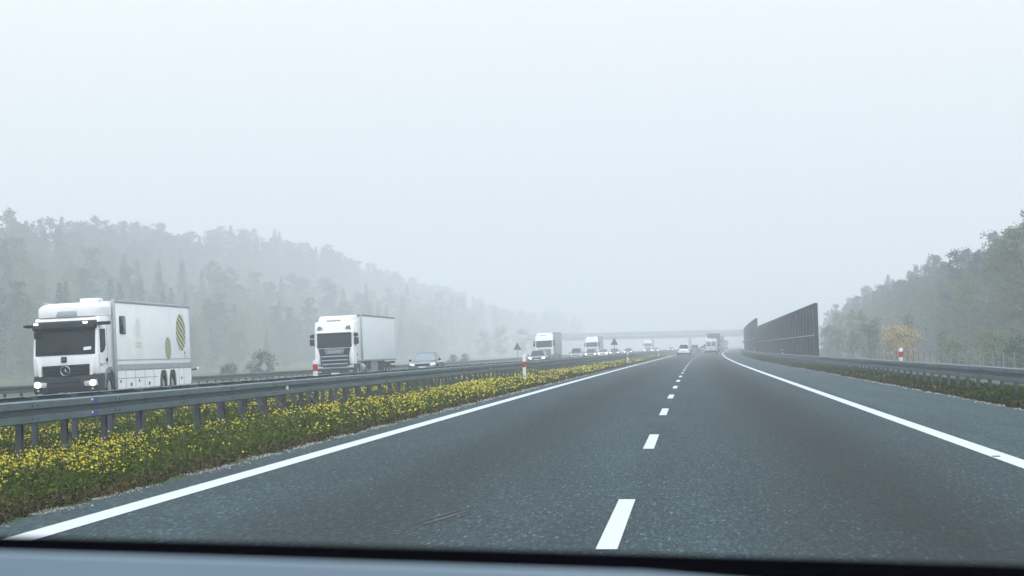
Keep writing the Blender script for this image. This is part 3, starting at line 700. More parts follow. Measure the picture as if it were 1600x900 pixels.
# ------------------------------------------------------------------ vehicles
def text_mesh(txt, size, name, m, parent, loc, rot=(R(90), 0, 0), ext=.006, spacing=1.0, sx=1):
    c = bpy.data.curves.new(name, 'FONT'); c.body = txt; c.size = size; c.extrude = ext; c.align_x = 'CENTER'; c.space_character = spacing; c.offset = size * .018
    o = bpy.data.objects.new(name, c); sc.collection.objects.link(o); bpy.context.view_layer.update()
    me = bpy.data.meshes.new_from_object(o.evaluated_get(bpy.context.evaluated_depsgraph_get())); bpy.data.objects.remove(o)
    me.materials.clear(); me.materials.append(m); q = bpy.data.objects.new(name, me); link(q, parent); q.location = loc; q.rotation_euler = rot; q.scale = (sx, 1, 1)
    return q
def wheel(parent, x, y, r, w=.3, rim=alu):
    mb = MB(); n = 28; prof = [(-w / 2, r * .62), (-w / 2, r * .93), (-w * .42, r), (w * .42, r), (w / 2, r * .93), (w / 2, r * .62)]
    rings = [[(a, q * math.cos(6.2832 * i / n), q * math.sin(6.2832 * i / n)) for a, q in prof] for i in range(n)]; rings.append(rings[0])
    vs = [p for rr in rings[:-1] for p in rr]; k = len(prof); fs = []
    for i in range(n):
        for j in range(k): fs.append((i * k + j, i * k + (j + 1) % k, ((i + 1) % n) * k + (j + 1) % k, ((i + 1) % n) * k + j))
    mb.add(vs, fs); t = mb.build('wheel', rubber, parent, smooth=True); t.location = (x, y, r)
    mb = MB(); mb.cyl((0, 0, 0), r * .63, w * .62, 'x', 24); sgn = 1 if x > 0 else -1
    mb.cyl((sgn * w * .36, 0, 0), r * .26, w * .2, 'x', 16)
    for i in range(10): mb.cyl((sgn * w * .34, r * .43 * math.cos(i * .628), r * .43 * math.sin(i * .628)), .02 * r / .5, w * .08, 'x', 8)
    mb.build('rim', rim, t)
def place(name, label, cat, t, s, group=None, away=False, length=0, tilt=None):
    zc = (rz_l(t) if t < -12 else rz_r(t)); s2 = s + (length if away else 0)
    sl = float(X0(s2 + 5) - X0(s2 - 5)) / 10
    r = thing(name, label, cat, P(t, s2, zc), group=group)
    r.rotation_euler = (0, (-.02 if t < -12 else .02) * (-1 if away else 1), -math.atan(sl) + (math.pi if away else 0))
    return r

def box_truck():
    r = place('box_truck', 'white box truck with green striped discs on its side, headlights on, leading the oncoming lane', 'truck', -21.71, 70.4)
    # cab shell
    mb = MB(); W2 = 1.15
    mb.prism([(.10, 1.00), (.02, 1.30), (.03, 1.66), (.20, 2.60), (.26, 2.84), (.48, 3.02), (1.78, 3.06), (1.78, 1.02)], -W2, W2)
    cab = mb.build('cab', white, r, .045)
    mb = MB(); mb.prism([(.10, .55), (1.0, .55), (1.0, 1.0), (.10, 1.0)], -W2 + .06, W2 - .06); mb.prism([(1.0, .9), (1.78, .9), (1.78, 1.02), (1.0, 1.02)], -W2 + .05, W2 - .05); mb.build('cab_underside', black, r)
    mb = MB(); mb.prism([(.012, 1.70), (.172, 2.60), (.24, 2.60), (.08, 1.70)], -1.06, 1.06); ws = mb.build('windscreen', glass, r, .012)
    for a, b, w in (((-.85, -.0, 1.76), (-.15, .02, 1.80), .012), ((-.05, -.0, 1.76), (.7, .02, 1.82), .012)): MB().tube(a, b, w).build('wiper', black, ws)
    MB().add([(.66, .018, 1.84), (.93, .018, 1.86), (.93, .04, 1.97), (.66, .04, 1.95), (.66, .03, 1.84), (.93, .03, 1.86), (.93, .05, 1.97), (.66, .05, 1.95)], [(0, 1, 2, 3), (7, 6, 5, 4), (0, 4, 5, 1), (1, 5, 6, 2), (2, 6, 7, 3), (3, 7, 4, 0)]).build('notice', white_pl, ws)
    MB().box(-.16, .09, .0, .02, 1.80, 1.93).build('dash_device', black, ws)
    mb = MB(); mb.prism([(.0, 2.60), (-.06, 2.66), (-.02, 2.84), (.24, 2.90), (.30, 2.60)], -1.12, 1.12); vz = mb.build('sun_visor', dgrey, r, .02)
    for x in (-.98, .78): MB().box(x - .07, x + .07, -.075, -.02, 2.78, 2.84).build('marker_lamp', lamp_far, vz)
    for x in (-1.0, 1.0):
        sg = 1 if x > 0 else -1
        mb = MB(); mb.prism([(.15, 2.74), (.5, 2.70), (.62, 2.74), (.62, 2.80), (.5, 2.83), (.12, 2.80)], min(sg * 1.10, sg * 1.50), max(sg * 1.10, sg * 1.50)); mb.build('mirror_wing', black, r, .02)
    mb = MB(); mb.tube((-1.08, .12, 2.62), (-1.0, -.12, 2.5), .03); mb.box(-1.03, -.80, -.16, -.08, 2.30, 2.52); mb.build('kerb_mirror', black, r, .02)
    mb = MB(); mb.prism([(-1.10, 2.44), (-1.06, 2.62), (-.98, 2.66)], .02, .05, 'y')
    # side windows and door
    for sg in (-1, 1):
        mb = MB(); pl = [(.38, 1.74), (.36, 2.56), (1.0, 2.58), (1.04, 2.50), (1.04, 2.0), (.88, 1.82), (.60, 1.74)]
        mb.prism(pl, min(sg * 1.148, sg * 1.162), max(sg * 1.148, sg * 1.162)); mb.build('side_window', glass, r)
        mb = MB(); x0, x1 = min(sg * 1.145, sg * 1.158), max(sg * 1.145, sg * 1.158)
        for a, b, c_, d in ((1.24, 1.26, 1.06, 2.72), (.24, .26, 1.06, 1.7)): mb.box(x0, x1, a, b, c_, d)
        mb.box(x0, x1, .26, 1.24, 1.34, 1.355); dr = mb.build('door_seam', mgrey, r)
        MB().cyl((sg * 1.17, 1.12, 1.48), .075, .03, 'x', 14).build('door_handle', black, r)
        MB().box(min(sg*1.15, sg*1.165), max(sg*1.15, sg*1.165), .32, .62, 1.28, 1.34).build('badge', alu, r)
    # front face
    mb = MB(); mb.prism([(-.83, 1.34), (.85, 1.36), (.80, .96), (-.79, .95)], -.02, .10, 'y'); gr = mb.build('grille', black, r, .01)
    mb = MB()
    for z in (1.07, 1.19, 1.30): mb.box(-.79 + (z < 1.1) * .02, .80 - (z < 1.1) * .02, -.045, -.02, z - .018, z + .018)
    mb.build('grille_bar', dgrey, gr)
    for sg in (-1, 1):
        mb = MB(); mb.prism([(sg * .87, 1.38), (sg * 1.00, 1.66), (sg * 1.06, 1.66), (sg * .96, .98), (sg * .86, .98)], -.015, .06, 'y'); mb.build('corner_trim', white, r, .01)
    mb = MB(); n = 40
    rings = [[((.165 + dx) * math.cos(6.2832 * i / n), -.055 + dy, 1.15 + (.165 + dx) * math.sin(6.2832 * i / n)) for dx, dy in ((-.014, 0), (0, -.014), (.014, 0), (0, .014))] for i in range(n)]
    vs = [p for q in rings for p in q]; mb.add(vs, [(i * 4 + j, i * 4 + (j + 1) % 4, ((i + 1) % n) * 4 + (j + 1) % 4, ((i + 1) % n) * 4 + j) for i in range(n) for j in range(4)])
    for k in range(3):
        a = R(90 + 120 * k); dx, dz = math.cos(a), math.sin(a); px, pz = -dz * .028, dx * .028
        mb.add([(px, -.05, 1.15 + pz), (dx * .155, -.05, 1.15 + dz * .155), (-px, -.05, 1.15 - pz), (0, -.085, 1.15), (0, -.045, 1.15)], [(0, 1, 3), (1, 2, 3), (0, 4, 1), (1, 4, 2), (2, 4, 0), (0, 3, 2)])
    mb.build('star_emblem', chrome, r)
    mb = MB(); mb.box(-.14, .05, -.02, .03, 1.44, 1.64); em = mb.build('front_badge', black, r, .01)
    mb = MB(); mb.box(-.10, .01, -.026, -.02, 1.50, 1.60); mb.build('badge_print', olive, em)
    mb = MB()
    mb.loft([[(-1.18, .06 + .18 * (abs(x) > 1), z) for x in (0,)] for z in ()]) if False else None
    sec = lambda x, y: [(x, y, .40), (x, y - .03, .60), (x, y, .86), (x, y + .05, .99 - .10 * (1 - min(1, abs(x) / .5))), (x, y + .35, 1.0), (x, y + .35, .40)]
    mb.loft([sec(-1.20, .30), sec(-1.16, .03), sec(-.80, -.05), sec(-.4, -.08), sec(0, -.09), sec(.4, -.08), sec(.80, -.05), sec(1.16, .03), sec(1.20, .30)])
    bp = mb.build('bumper', dgrey, r, .02)
    MB().box(-.62, .62, -.14, -.06, .44, .62).build('air_intake', black, r, .01)
    MB().box(-.55, .55, -.125, -.08, .73, .77).build('bumper_step', black, r, .01)
    for sg in (-1, 1):
        mb = MB(); mb.prism([(sg * .68, .60), (sg * .66, .76), (sg * 1.10, .82), (sg * 1.15, .60)], -.10, .05, 'y'); hl = mb.build('headlight', lamp_off, r, .012)
        mb = MB(); mb.cyl((sg * .98, -.115, .70), .105, .05, 'y', 20); mb.build('lamp_lens', lamp_lit, hl)
        mb = MB(); mb.cyl((sg * .97, -.10, .50), .04, .06, 'y', 12); mb.build('fog_lamp', lamp_off, r)
    # roof fairing and unit
    mb = MB(); mb.loft([[(-1.02, .40, 3.03), (1.02, .40, 3.03), (1.02, .38, 3.34), (.90, .46, 3.46), (-.90, .46, 3.46), (-1.02, .38, 3.34)],
                        [(-1.06, 1.1, 3.05), (1.06, 1.1, 3.05), (1.10, 1.1, 3.38), (.98, 1.1, 3.52), (-.98, 1.1, 3.52), (-1.10, 1.1, 3.38)],
                        [(-1.2, 1.78, 3.05), (1.2, 1.78, 3.05), (1.2, 1.78, 3.40), (1.05, 1.78, 3.56), (-1.05, 1.78, 3.56), (-1.2, 1.78, 3.40)]])
    fa = mb.build('roof_fairing', white, r, .04)
    mb = MB(); mb.prism([(-.40, 3.06), (.38, 3.06), (.34, 3.24), (-.30, 3.24)], .37, .45, 'y'); mb.build('fairing_window', alu, fa, .01)
    MB().box(.30, .98, 1.0, 1.6, 3.50, 3.68).build('roof_unit', white, r, .05)
    # wheels and arches
    for sg in (-1, 1):
        mb = MB(); ar = []
        for q, rr in ((0, .62), (1, .74)):
            for i in range(9): a = math.pi * i / 8; ar.append((1.36 + rr * math.cos(a), .50 + rr * math.sin(a)))
        x0, x1 = min(sg * .85, sg * 1.20), max(sg * .85, sg * 1.20); vs = [(x, y, z) for x in (x0, x1) for y, z in ar]
        fs = []
        for i in range(8):
            fs += [(i, i + 1, 9 + i + 1, 9 + i), (18 + i, 27 + i, 27 + i + 1, 18 + i + 1), (i, 18 + i, 18 + i + 1, i + 1), (9 + i, 9 + i + 1, 27 + i + 1, 27 + i)]
        fs += [(0, 9, 27, 18), (8, 26, 35, 17)]
        mb.add(vs, fs); mb.build('wheel_arch', mgrey, r)
        wheel(r, sg * 1.02, 1.36, .50)
        for y in (8.55, 9.95): wheel(r, sg * 1.0, y, .50, .5)
    # box body
    B0, B1 = 1.95, 12.95
    mb = MB(); mb.box(-1.25, 1.25, B0, B1, 1.08, 3.58); mb.build('cargo_box', white_dirty, r, .02)
    # side skirt with openings for the two rear wheels
    for sg in (-1, 1):
        xa, xb = min(sg * 1.21, sg * 1.25), max(sg * 1.21, sg * 1.25)
        arch = lambda yc: [(yc + .60 * math.cos(a), .50 + .62 * math.sin(a)) for a in np.linspace(math.pi, 0, 13)]
        poly = [(B0, .42), (B0, 1.07)] ; mb = MB()
        def strip(pa):        # columns between bottom outline and z=1.07
            vs = []; fs = []
            for x in (xa, xb):
                for y, z in pa: vs += [(x, y, z), (x, y, 1.07)]
            n = len(pa) * 2
            for i in range(len(pa) - 1):
                a = 2 * i; fs += [(a, a + 1, a + 3, a + 2), (n + a, n + a + 2, n + a + 3, n + a + 1), (a, a + 2, n + a + 2, n + a)]
            fs += [(0, n, n + 1, 1), (n - 2, n - 1, 2 * n - 1, 2 * n - 2)]
            mb.add(vs, fs)
        base = [(B0, .42)] + [(B0 + 5.7, .42)] + [(8.55 - .60, .42)] + [(y, max(.42, min(1.03, z - .0))) for y, z in arch(8.55)] + [(9.15, .42), (9.35, .42)] + [(y, max(.42, min(1.03, z))) for y, z in arch(9.95)] + [(10.55, .42), (B1 - .15, .42), (B1, .6)]
        strip(base); sk = mb.build('side_skirt', white_dirty, r)
        mb = MB(); xs0, xs1 = min(sg * 1.252, sg * 1.256), max(sg * 1.252, sg * 1.256)
        for y in (B0 + 1.2, B0 + 2.5, B0 + 3.8, B0 + 5.1, 10.9, 11.7): MB().box(xs0, xs1, y - .012, y + .012, .43, 1.05).build('locker_seam', mgrey, sk)
        MB().box(xs0, xs1, B0 + .1, 7.6, .78, .80).build('locker_seam', mgrey, sk)
        for y in (B0 + .5, B0 + 3.0, 11.3): MB().cyl((sg * 1.262, y, .68), .05, .02, 'x', 12).build('lock', black, sk)
        for y in (B0 + 1.9, B0 + 4.4): MB().box(min(sg*1.255, sg*1.27), max(sg*1.255, sg*1.27), y - .06, y + .06, .5, .62).build('lock', black, sk)
        mb = MB(); mb.box(min(sg * 1.252, sg * 1.268), max(sg * 1.252, sg * 1.268), B0, B1, 1.10, 1.30); mb.build('side_rail', alu, r)
        mb = MB(); mb.box(min(sg * 1.252, sg * 1.262), max(sg * 1.252, sg * 1.262), B0, B1, 1.44, 1.47); mb.build('side_stripe', alu, r)
        mb = MB(); mb.box(min(sg * 1.20, sg * 1.285), max(sg * 1.20, sg * 1.285), B0 - .05, B1 + .02, 3.53, 3.62); mb.build('top_rail', alu, r, .015)
        mb = MB(); mb.box(min(sg * 1.18, sg * 1.29), max(sg * 1.18, sg * 1.29), B0 - .07, B0 + .07, .45, 3.64); mb.build('corner_pillar', alu, r, .03)
        mb = MB(); mb.box(min(sg * 1.22, sg * 1.275), max(sg * 1.22, sg * 1.275), B1 - .03, B1 + .05, .9, 3.6); mb.build('corner_pillar', alu, r, .015)
    X = 1.252
    def disc(yc, zc, rr, nm, stripes, pale):
        """striped disc built from wavy bands"""
        mb = MB(); n = 26
        for k in range(stripes):
            c0 = -rr + (k + .5) * 2 * rr / stripes; w = rr / stripes * (.66 if not pale else .42)
            up = []; lo = []
            for i in range(n + 1):
                y = -rr + 2 * rr * i / n; wz = c0 * 1.3 + rr * .16 * math.sin(y / rr * 2.2) - y * .72
                lim = math.sqrt(max(0, rr * rr - y * y)); a, b = max(-lim, min(lim, wz - w)), max(-lim, min(lim, wz + w))
                up.append((X + .004, yc + y, zc + b)); lo.append((X + .004, yc + y, zc + a))
            for i in range(n):
                if up[i][2] - lo[i][2] > .004 or up[i + 1][2] - lo[i + 1][2] > .004:
                    mi = 0 if pale else (1 if (k % 4 == 1 and (i > n * .72)) else (2 if (i < n * .2 and k in (4, 5, 6)) else 0))
                    mb.add([lo[i], lo[i + 1], up[i + 1], up[i]], [(0, 1, 2, 3)], mi)
        mb.build(nm, [pale_y if pale else olive, maroon, black], r)
        if not pale:
            mb = MB(); mb.prism([(yc + rr * .985 * math.cos(a), zc + rr * .985 * math.sin(a)) for a in np.linspace(0, 6.2832, 33)[:-1]], X, X + .002); mb.build('disc_ground', olive2, r)
    disc(11.45, 2.50, .76, 'striped_disc', 8, False); disc(9.35, 1.86, .46, 'striped_disc', 7, False); disc(5.05, 2.62, .40, 'pale_striped_disc', 6, True)
    mb = MB()
    for row, z in ((0, 2.02), (1, 1.90)):
        y = 4.62
        while y < 5.5: w = random.uniform(.05, .10); mb.box(X, X + .004, y, y + w, z, z + .085 + random.uniform(-.02, .015)); y += w + .028
    mb.build('pale_lettering', pale_y, r)
    mb = MB(); mb.box(X, X + .004, 11.9, 12.05, 1.62, 1.74); mb.box(X, X + .004, 11.97, 12.07, 1.50, 1.57); mb.build('small_print', mgrey, r)
    mb = MB(); mb.prism([(2.55, 2.46), (2.55, 2.98), (2.62, 3.05), (3.28, 3.05), (3.35, 2.98), (3.35, 2.46), (3.28, 2.39), (2.62, 2.39)], X, X + .02); mb.build('box_window', glass, r, .005)
    mb = MB(); mb.tube((1.2, 12.95, .98), (1.45, 13.07, 1.02), .03); q = mb.build('lamp_stalk', black, r)
    MB().cyl((1.5, 13.07, 1.03), .06, .07, 'x', 12).build('side_lamp', white_pl, q)
    for x in (-1.1, 1.1): MB().box(x - .12, x + .12, B1 + .0, B1 + .05, .7, .95).build('tail_lamp', red_lens, r)
    MB().box(-.9, .9, 1.9, 12.8, .75, 1.07).build('chassis', black, r)
    return r
box_truck()

def tractor_trailer(name, label, t, s, trailer_mat, length=17., style='a', lettering=None, lit=False, group=None, cabm=white, th=4.05):
    r = place(name, label, 'truck', t, s, group); W2 = 1.225
    mb = MB(); mb.prism([(.10, .95), (.02, 1.4), (.04, 1.98), (.20, 2.92), (.24, 3.2), (.42, 3.62), (2.15, 3.70), (2.15, .95)], -W2, W2); mb.build('cab', cabm, r, .06)
    mb = MB(); mb.loft([[(-1.05, .62, 3.62), (1.05, .62, 3.62), (1.0, .66, 3.86), (-1.0, .66, 3.86)], [(-1.18, 2.1, 3.62), (1.18, 2.1, 3.62), (1.15, 2.1, 4.02), (-1.15, 2.1, 4.02)]])
    df = mb.build('roof_deflector', cabm, r, .04)
    MB().box(-.5, .35, .60, .68, 3.66, 3.71).build('deflector_slot', mgrey, df)
    mb = MB(); mb.prism([(.018, 2.0), (.172, 2.90), (.26, 2.90), (.10, 2.0)], -1.08, 1.08); ws = mb.build('windscreen', glass, r, .015)
    for a, b in (((-.9, .0, 2.06), (-.1, .03, 2.12)), ((.0, .0, 2.06), (.85, .03, 2.14))): MB().tube(a, b, .012).build('wiper', black, ws)
    mb = MB(); mb.prism([(.02, 2.90), (.0, 2.96), (.22, 3.02), (.24, 2.90)], -1.1, 1.1); mb.build('visor_lip', cabm, r, .015)
    for sg in (-1, 1):
        mb = MB(); pl = [(.36, 2.1), (.42, 2.84), (1.05, 2.86), (1.1, 2.2), (.7, 2.05)]; mb.prism(pl, min(sg * 1.222, sg * 1.236), max(sg * 1.222, sg * 1.236)); mb.build('side_window', glass_l, r)
        mb = MB(); mb.box(min(sg * 1.25, sg * 1.52), max(sg * 1.25, sg * 1.52), .0, .16, 2.18, 2.58); mb.box(min(sg * 1.25, sg * 1.50), max(sg * 1.25, sg * 1.50), .0, .15, 2.64, 2.84); mb.tube((sg * 1.2, .1, 2.84), (sg * 1.4, .1, 2.86), .025); mb.tube((sg * 1.2, .1, 2.2), (sg * 1.4, .1, 2.2), .025)
        mb.build('mirror', black, r, .03)
        if style == 'a':
            mb = MB(); mb.prism([(sg * .72, 3.16), (sg * .78, 3.32), (sg * .98, 3.36), (sg * 1.06, 3.14)], .14, .26, 'y'); mb.build('upper_lamp', mgrey, r, .01)
        mb = MB(); mb.box(min(sg * 1.225, sg * 1.235), max(sg * 1.225, sg * 1.235), 1.2, 1.22, 1.0, 3.0); mb.build('door_seam', mgrey, r)
        MB().box(min(sg * 1.225, sg * 1.26), max(sg * 1.225, sg * 1.26), 1.0, 1.12, 1.45, 1.6).build('door_handle', black, r)
    if style == 'a':
        mb = MB(); mb.prism([(-1.0, 1.97), (1.0, 1.97), (.90, 1.5), (.86, .40), (-.86, .40), (-.90, 1.5)], -.03, .10, 'y'); gr = mb.build('grille', dgrey, r, .012)
        mb = MB(); mb.prism([(-.52, 1.62), (-.66, 1.95), (.66, 1.95), (.52, 1.62)], -.05, -.03, 'y'); mb.build('badge_panel', mgrey, gr)
        mb = MB()
        for i, z in enumerate((1.46, 1.22, .99, .76)): mb.prism([(-.055, z - .05), (-.075, z), (-.03, z + .05), (-.0, z + .03), (-.0, z - .05)], -.84 + .02 * i, .84 - .02 * i)
        mb.build('grille_slat', mat('slat_silver', (.28, .33, .37), .4, .5), gr)
        mb = MB()
        for z in (1.34, 1.11, .87): mb.box(-.6, .6, -.035, -.02, z - .045, z + .045)
        mb.build('grille_gap', black, gr)
        if lettering:
            text_mesh(lettering, .19, 'lettering', chrome, gr, (0, -.052, 1.70), sx=1.22, ext=.006)
    else:
        mb = MB(); mb.prism([(-.95, 1.75), (.95, 1.75), (.85, .80), (-.85, .80)], -.03, .10, 'y'); gr = mb.build('grille', mgrey if style == 'b' else dgrey, r, .012)
        mb = MB()
        for z in (1.0, 1.25, 1.5): mb.box(-.85, .85, -.05, -.03, z - .02, z + .02)
        mb.build('grille_slat', dgrey, gr)
    sec = lambda x, y: [(x, y, .28), (x, y - .03, .5), (x, y, .82), (x, y + .05, .90), (x, y + .5, .92), (x, y + .5, .28)]
    mb = MB(); mb.loft([sec(-1.24, .3), sec(-1.2, .04), sec(-.9, -.02), sec(0, -.05), sec(.9, -.02), sec(1.2, .04), sec(1.24, .3)]); mb.build('bumper', dgrey, r, .02)
    for sg in (-1, 1):
        mb = MB(); mb.prism([(sg * .78, .74), (sg * .76, .84), (sg * 1.16, .94), (sg * 1.18, .72)], -.06, .05, 'y'); hl = mb.build('headlight', lamp_far if lit else lamp_off, r, .01)
        mb = MB(); mb.prism([(sg * 1.0, 1.0), (sg * .93, 1.55), (sg * 1.04, 1.98), (sg * 1.21, 1.98), (sg * 1.22, .95)], -.01, .10, 'y'); mb.build('corner_panel', cabm, r, .02)
        MB().box(min(sg * .85, sg * 1.1), max(sg * .85, sg * 1.1), -.05, .0, .50, .56).build('fog_lamp', lamp_off, r)
    MB().box(-.26, .26, -.085, -.055, .34, .46).build('number_plate', plate_m, r)
    for sg in (-1, 1):
        wheel(r, sg * 1.05, 1.45, .50)
        mb = MB(); pts = [(1.45 + rr * math.cos(a), .5 + rr * math.sin(a)) for rr, an in ((.70, np.linspace(0, math.pi, 9)), (.58, np.linspace(math.pi, 0, 9))) for a in an]
        mb.prism(pts, min(sg * .9, sg * 1.23), max(sg * .9, sg * 1.23)); mb.build('wheel_arch', dgrey, r)
        wheel(r, sg * 1.0, 5.0, .50, .5)
        mb = MB(); mb.cyl((sg * .95, 3.2, .72), .33, 1.2, 'y', 18); mb.build('fuel_tank', alu, r)
        for y in (length - 5.2, length - 3.9, length - 2.6): wheel(r, sg * 1.02, y, .5, .4)
        MB().box(min(sg * 1.15, sg * 1.2), max(sg * 1.15, sg * 1.2), 6.6, 9.3, .42, 1.05).build('side_locker', mgrey, r)
    MB().box(-.5, .5, 2.1, length - .3, .75, 1.10).build('chassis', black, r)
    mb = MB(); mb.box(-1.275, 1.275, 3.05, length, 1.14, th - .06); tl = mb.build('trailer_body', trailer_mat, r, .02)
    mb = MB()
    for sg in (-1, 1): mb.box(min(sg * 1.24, sg * 1.29), max(sg * 1.24, sg * 1.29), 3.03, length + .02, th - .10, th); mb.box(min(sg * 1.24, sg * 1.285), max(sg * 1.24, sg * 1.285), 3.03, length + .02, 1.08, 1.18)
    mb.box(-1.28, 1.28, 3.0, 3.06, th - .10, th); mb.box(-1.28, 1.28, length, length + .04, th - .10, th); mb.build('trailer_frame', mgrey, r)
    for sg in (-1, 1): mb = MB(); mb.box(min(sg * 1.2, sg * 1.29), max(sg * 1.2, sg * 1.29), 2.99, 3.09, 1.1, th); mb.build('corner_post', alu if style == 'a' else mgrey, r, .01)
    if style == 'b':
        mb = MB()
        for y in np.arange(4.2, length, 1.9): mb.box(1.276, 1.285, y - .03, y + .03, 1.15, th - .1); mb.box(-1.285, -1.276, y - .03, y + .03, 1.15, th - .1)
        mb.build('tarpaulin_strap', mgrey, tl)
    mb = MB()                      # rear doors
    for x in (-.62, .62): mb.box(x - .6, x + .6, length, length + .02, 1.18, th - .12)
    for x in (-.3, .3, -.9, .9): mb.box(x - .02, x + .02, length + .02, length + .05, 1.2, th - .15)
    mb.build('rear_door', trailer_mat, tl)
    MB().box(-1.2, 1.2, length - .1, length + .02, .55, .72).build('under_ride_bar', dgrey, r)
    for x in (-1.0, 1.0): MB().box(x - .18, x + .18, length, length + .05, .88, 1.02).build('tail_lamp', red_lens, r)
    return r
tar_grey = mat('grey_tarpaulin', (.33, .37, .40), .6, 0, .12, .8)
tar_brown = mat('brown_grey_tarpaulin', (.115, .095, .095), .65, 0, .15, 1)
tractor_trailer('articulated_truck', 'white articulated truck with dark slatted grille and plain white trailer, behind the box truck', -22.05, 126.2, trailer_w, 17.3, 'a', 'SCANIA')
tractor_trailer('articulated_truck', 'white articulated truck with grey trailer in the mist, half hidden by a dark car', -21.5, 286, tar_grey, 16.5, 'b')
tractor_trailer('articulated_truck', 'faint white truck far off in the fog behind a bunch of cars', -22.0, 402, tar_grey, 16.5, 'b', lit=False)
tractor_trailer('articulated_truck', 'hazy distant oncoming truck seen under the bridge with headlights on', -21.2, 640, tar_grey, 16.5, 'b', lit=True)

def car(label, t, s, body, group=None, away=False, suv=False, lit=None, name='passenger_car', estate=False):
    L_ = 4.5; H_ = 1.68 if suv else 1.47; r = place(name, label, 'car', t, s, group, away, L_); w = .90
    hb = .98 if suv else .90
    st = [(0.0, .62, .42, .60), (.10, .80, .30, .68), (.45, .88, .24, .76), (1.15, .90, .22, hb - .02), (1.6, .91, .22, hb), (3.4, .91, .22, hb + .02), (4.1, .90, .24, hb + .04), (4.4, .84, .30, hb), (4.5, .72, .42, hb - .14)]
    rings = []
    for y, ww, zb, zt in st:
        m_ = (zb + zt) / 2
        rings.append([(-ww * .9, y, zb), (ww * .9, y, zb), (ww, y, m_ - .05), (ww, y, zt - .10), (ww * .90, y, zt - .01), (ww * .4, y, zt + .03), (-ww * .4, y, zt + .03), (-ww * .90, y, zt - .01), (-ww, y, zt - .10), (-ww, y, m_ - .05)])
    mb = MB(); mb.loft(rings); mb.build('body', body, r, smooth=True)
    yr = 4.35 if (suv or estate) else 3.95
    def ring(y, ww, z): return [(-ww, y, z), (ww, y, z)]
    roof0, roof1 = (1.95, 3.75) if suv else (2.0, 3.45)
    c0, c1 = 1.22, yr
    mb = MB(); vs = [(-.80, c0, hb), (.80, c0, hb), (.80, c1, hb + .03), (-.80, c1, hb + .03), (-.60, roof0, H_ - .03), (.60, roof0, H_ - .03), (.60, roof1, H_ - .03), (-.60, roof1, H_ - .03)]
    mb.add(vs, [(0, 3, 2, 1), (4, 5, 6, 7), (0, 1, 5, 4), (1, 2, 6, 5), (2, 3, 7, 6), (3, 0, 4, 7)]); mb.build('cabin', body, r, .03)
    def quad(nm, a, b, c_, d, off):
        va = [Vector(q) for q in (a, b, c_, d)]; n = (va[1] - va[0]).cross(va[3] - va[0]).normalized()
        if n.dot(Vector(off)) < 0: n = -n
        ctr = sum(va, Vector()) / 4; v2 = [ctr + (q - ctr) * .90 + n * .012 for q in va]; v3 = [q - n * .02 for q in v2]
        mb = MB(); mb.add([tuple(q) for q in v2 + v3], [(0, 1, 2, 3), (7, 6, 5, 4), (0, 4, 5, 1), (1, 5, 6, 2), (2, 6, 7, 3), (3, 7, 4, 0)]); return mb.build(nm, glass_l if (body is silver_l and nm == 'windscreen') else glass, r)  # silver car: pale glass colour stands in for the reflection in its windscreen
    quad('windscreen', vs[0], vs[1], vs[5], vs[4], (0, -1, 1)); quad('rear_window', vs[3], vs[2], vs[6], vs[7], (0, 1, 1))
    quad('side_window', vs[1], vs[2], vs[6], vs[5], (1, 0, 0)); quad('side_window', vs[0], vs[3], vs[7], vs[4], (-1, 0, 0))
    mb = MB(); mb.box(-.59, .59, roof0 + .05, roof1 - .05, H_ - .035, H_); mb.build('roof', body, r, .015)
    mb = MB(); mb.prism([(-.42, .60), (.42, .60), (.52, .74), (-.52, .74)], -.02, .10, 'y'); mb.build('grille', black, r, .01)
    MB().box(-.62, .62, .02, .12, .30, .42).build('air_intake', black, r, .01)
    MB().box(-.26, .26, -.035, -.0, .46, .57).build('number_plate', plate_m, r)
    MB().box(-.26, .26, 4.49, 4.53, .62, .74).build('number_plate', plate_m, r)
    MB().box(-.85, .85, 4.38, 4.53, .24, .46).build('rear_bumper', dgrey, r, .02)
    for sg in (-1, 1):
        mb = MB(); mb.prism([(sg * .54, .62), (sg * .54, .73), (sg * .82, .79), (sg * .86, .68)], -.015 + .05, .22, 'y'); mb.build('headlight', lit or lamp_off, r, .01)
        mb = MB(); mb.prism([(sg * .62, hb - .18), (sg * .62, hb - .03), (sg * .86, hb - .02), (sg * .86, hb - .2)], 4.38, 4.47, 'y'); mb.build('tail_lamp', red_lens, r, .01)
        mb = MB(); mb.box(min(sg * .90, sg * 1.08), max(sg * .90, sg * 1.08), 1.45, 1.58, hb + .02, hb + .16); mb.build('mirror', black if body is not white else body, r, .03)
        for y in (.85, 3.6): wheel(r, sg * .80, y, .33 if not suv else .36, .22)
        for y in (.85, 3.6):
            mb = MB(); mb.cyl((sg * .895, y, .34), .40, .05, 'x', 22); mb.build('wheel_arch', black, r)
            # the tyre sits proud of its dark arch
    for ch in r.children:
        if ch.name.startswith('wheel') and not ch.name.startswith('wheel_arch'): ch.location.x *= 1.10
    return r
silver = mat('silver_paint', (.36, .40, .43), .3, .4, .05, 2, coat=.7)
silver_l = mat('light_silver_paint', (.11, .135, .155), .3, .2, .05, 2, coat=.7)
dark_p = mat('dark_paint', (.05, .06, .075), .3, .2, .1, 2, coat=.8)
blue_p = mat('blue_grey_paint', (.035, .055, .085), .3, .2, .1, 2, coat=.8)
grey_p = mat('grey_paint', (.20, .23, .25), .3, .2, .1, 2, coat=.8)
car('silver car in the oncoming fast lane just behind the big white articulated truck', -18.1, 137, silver_l, lit=mat('pale_headlamp', (.8,.82,.85), .3, emit=(.9,.95,1), estr=.7))
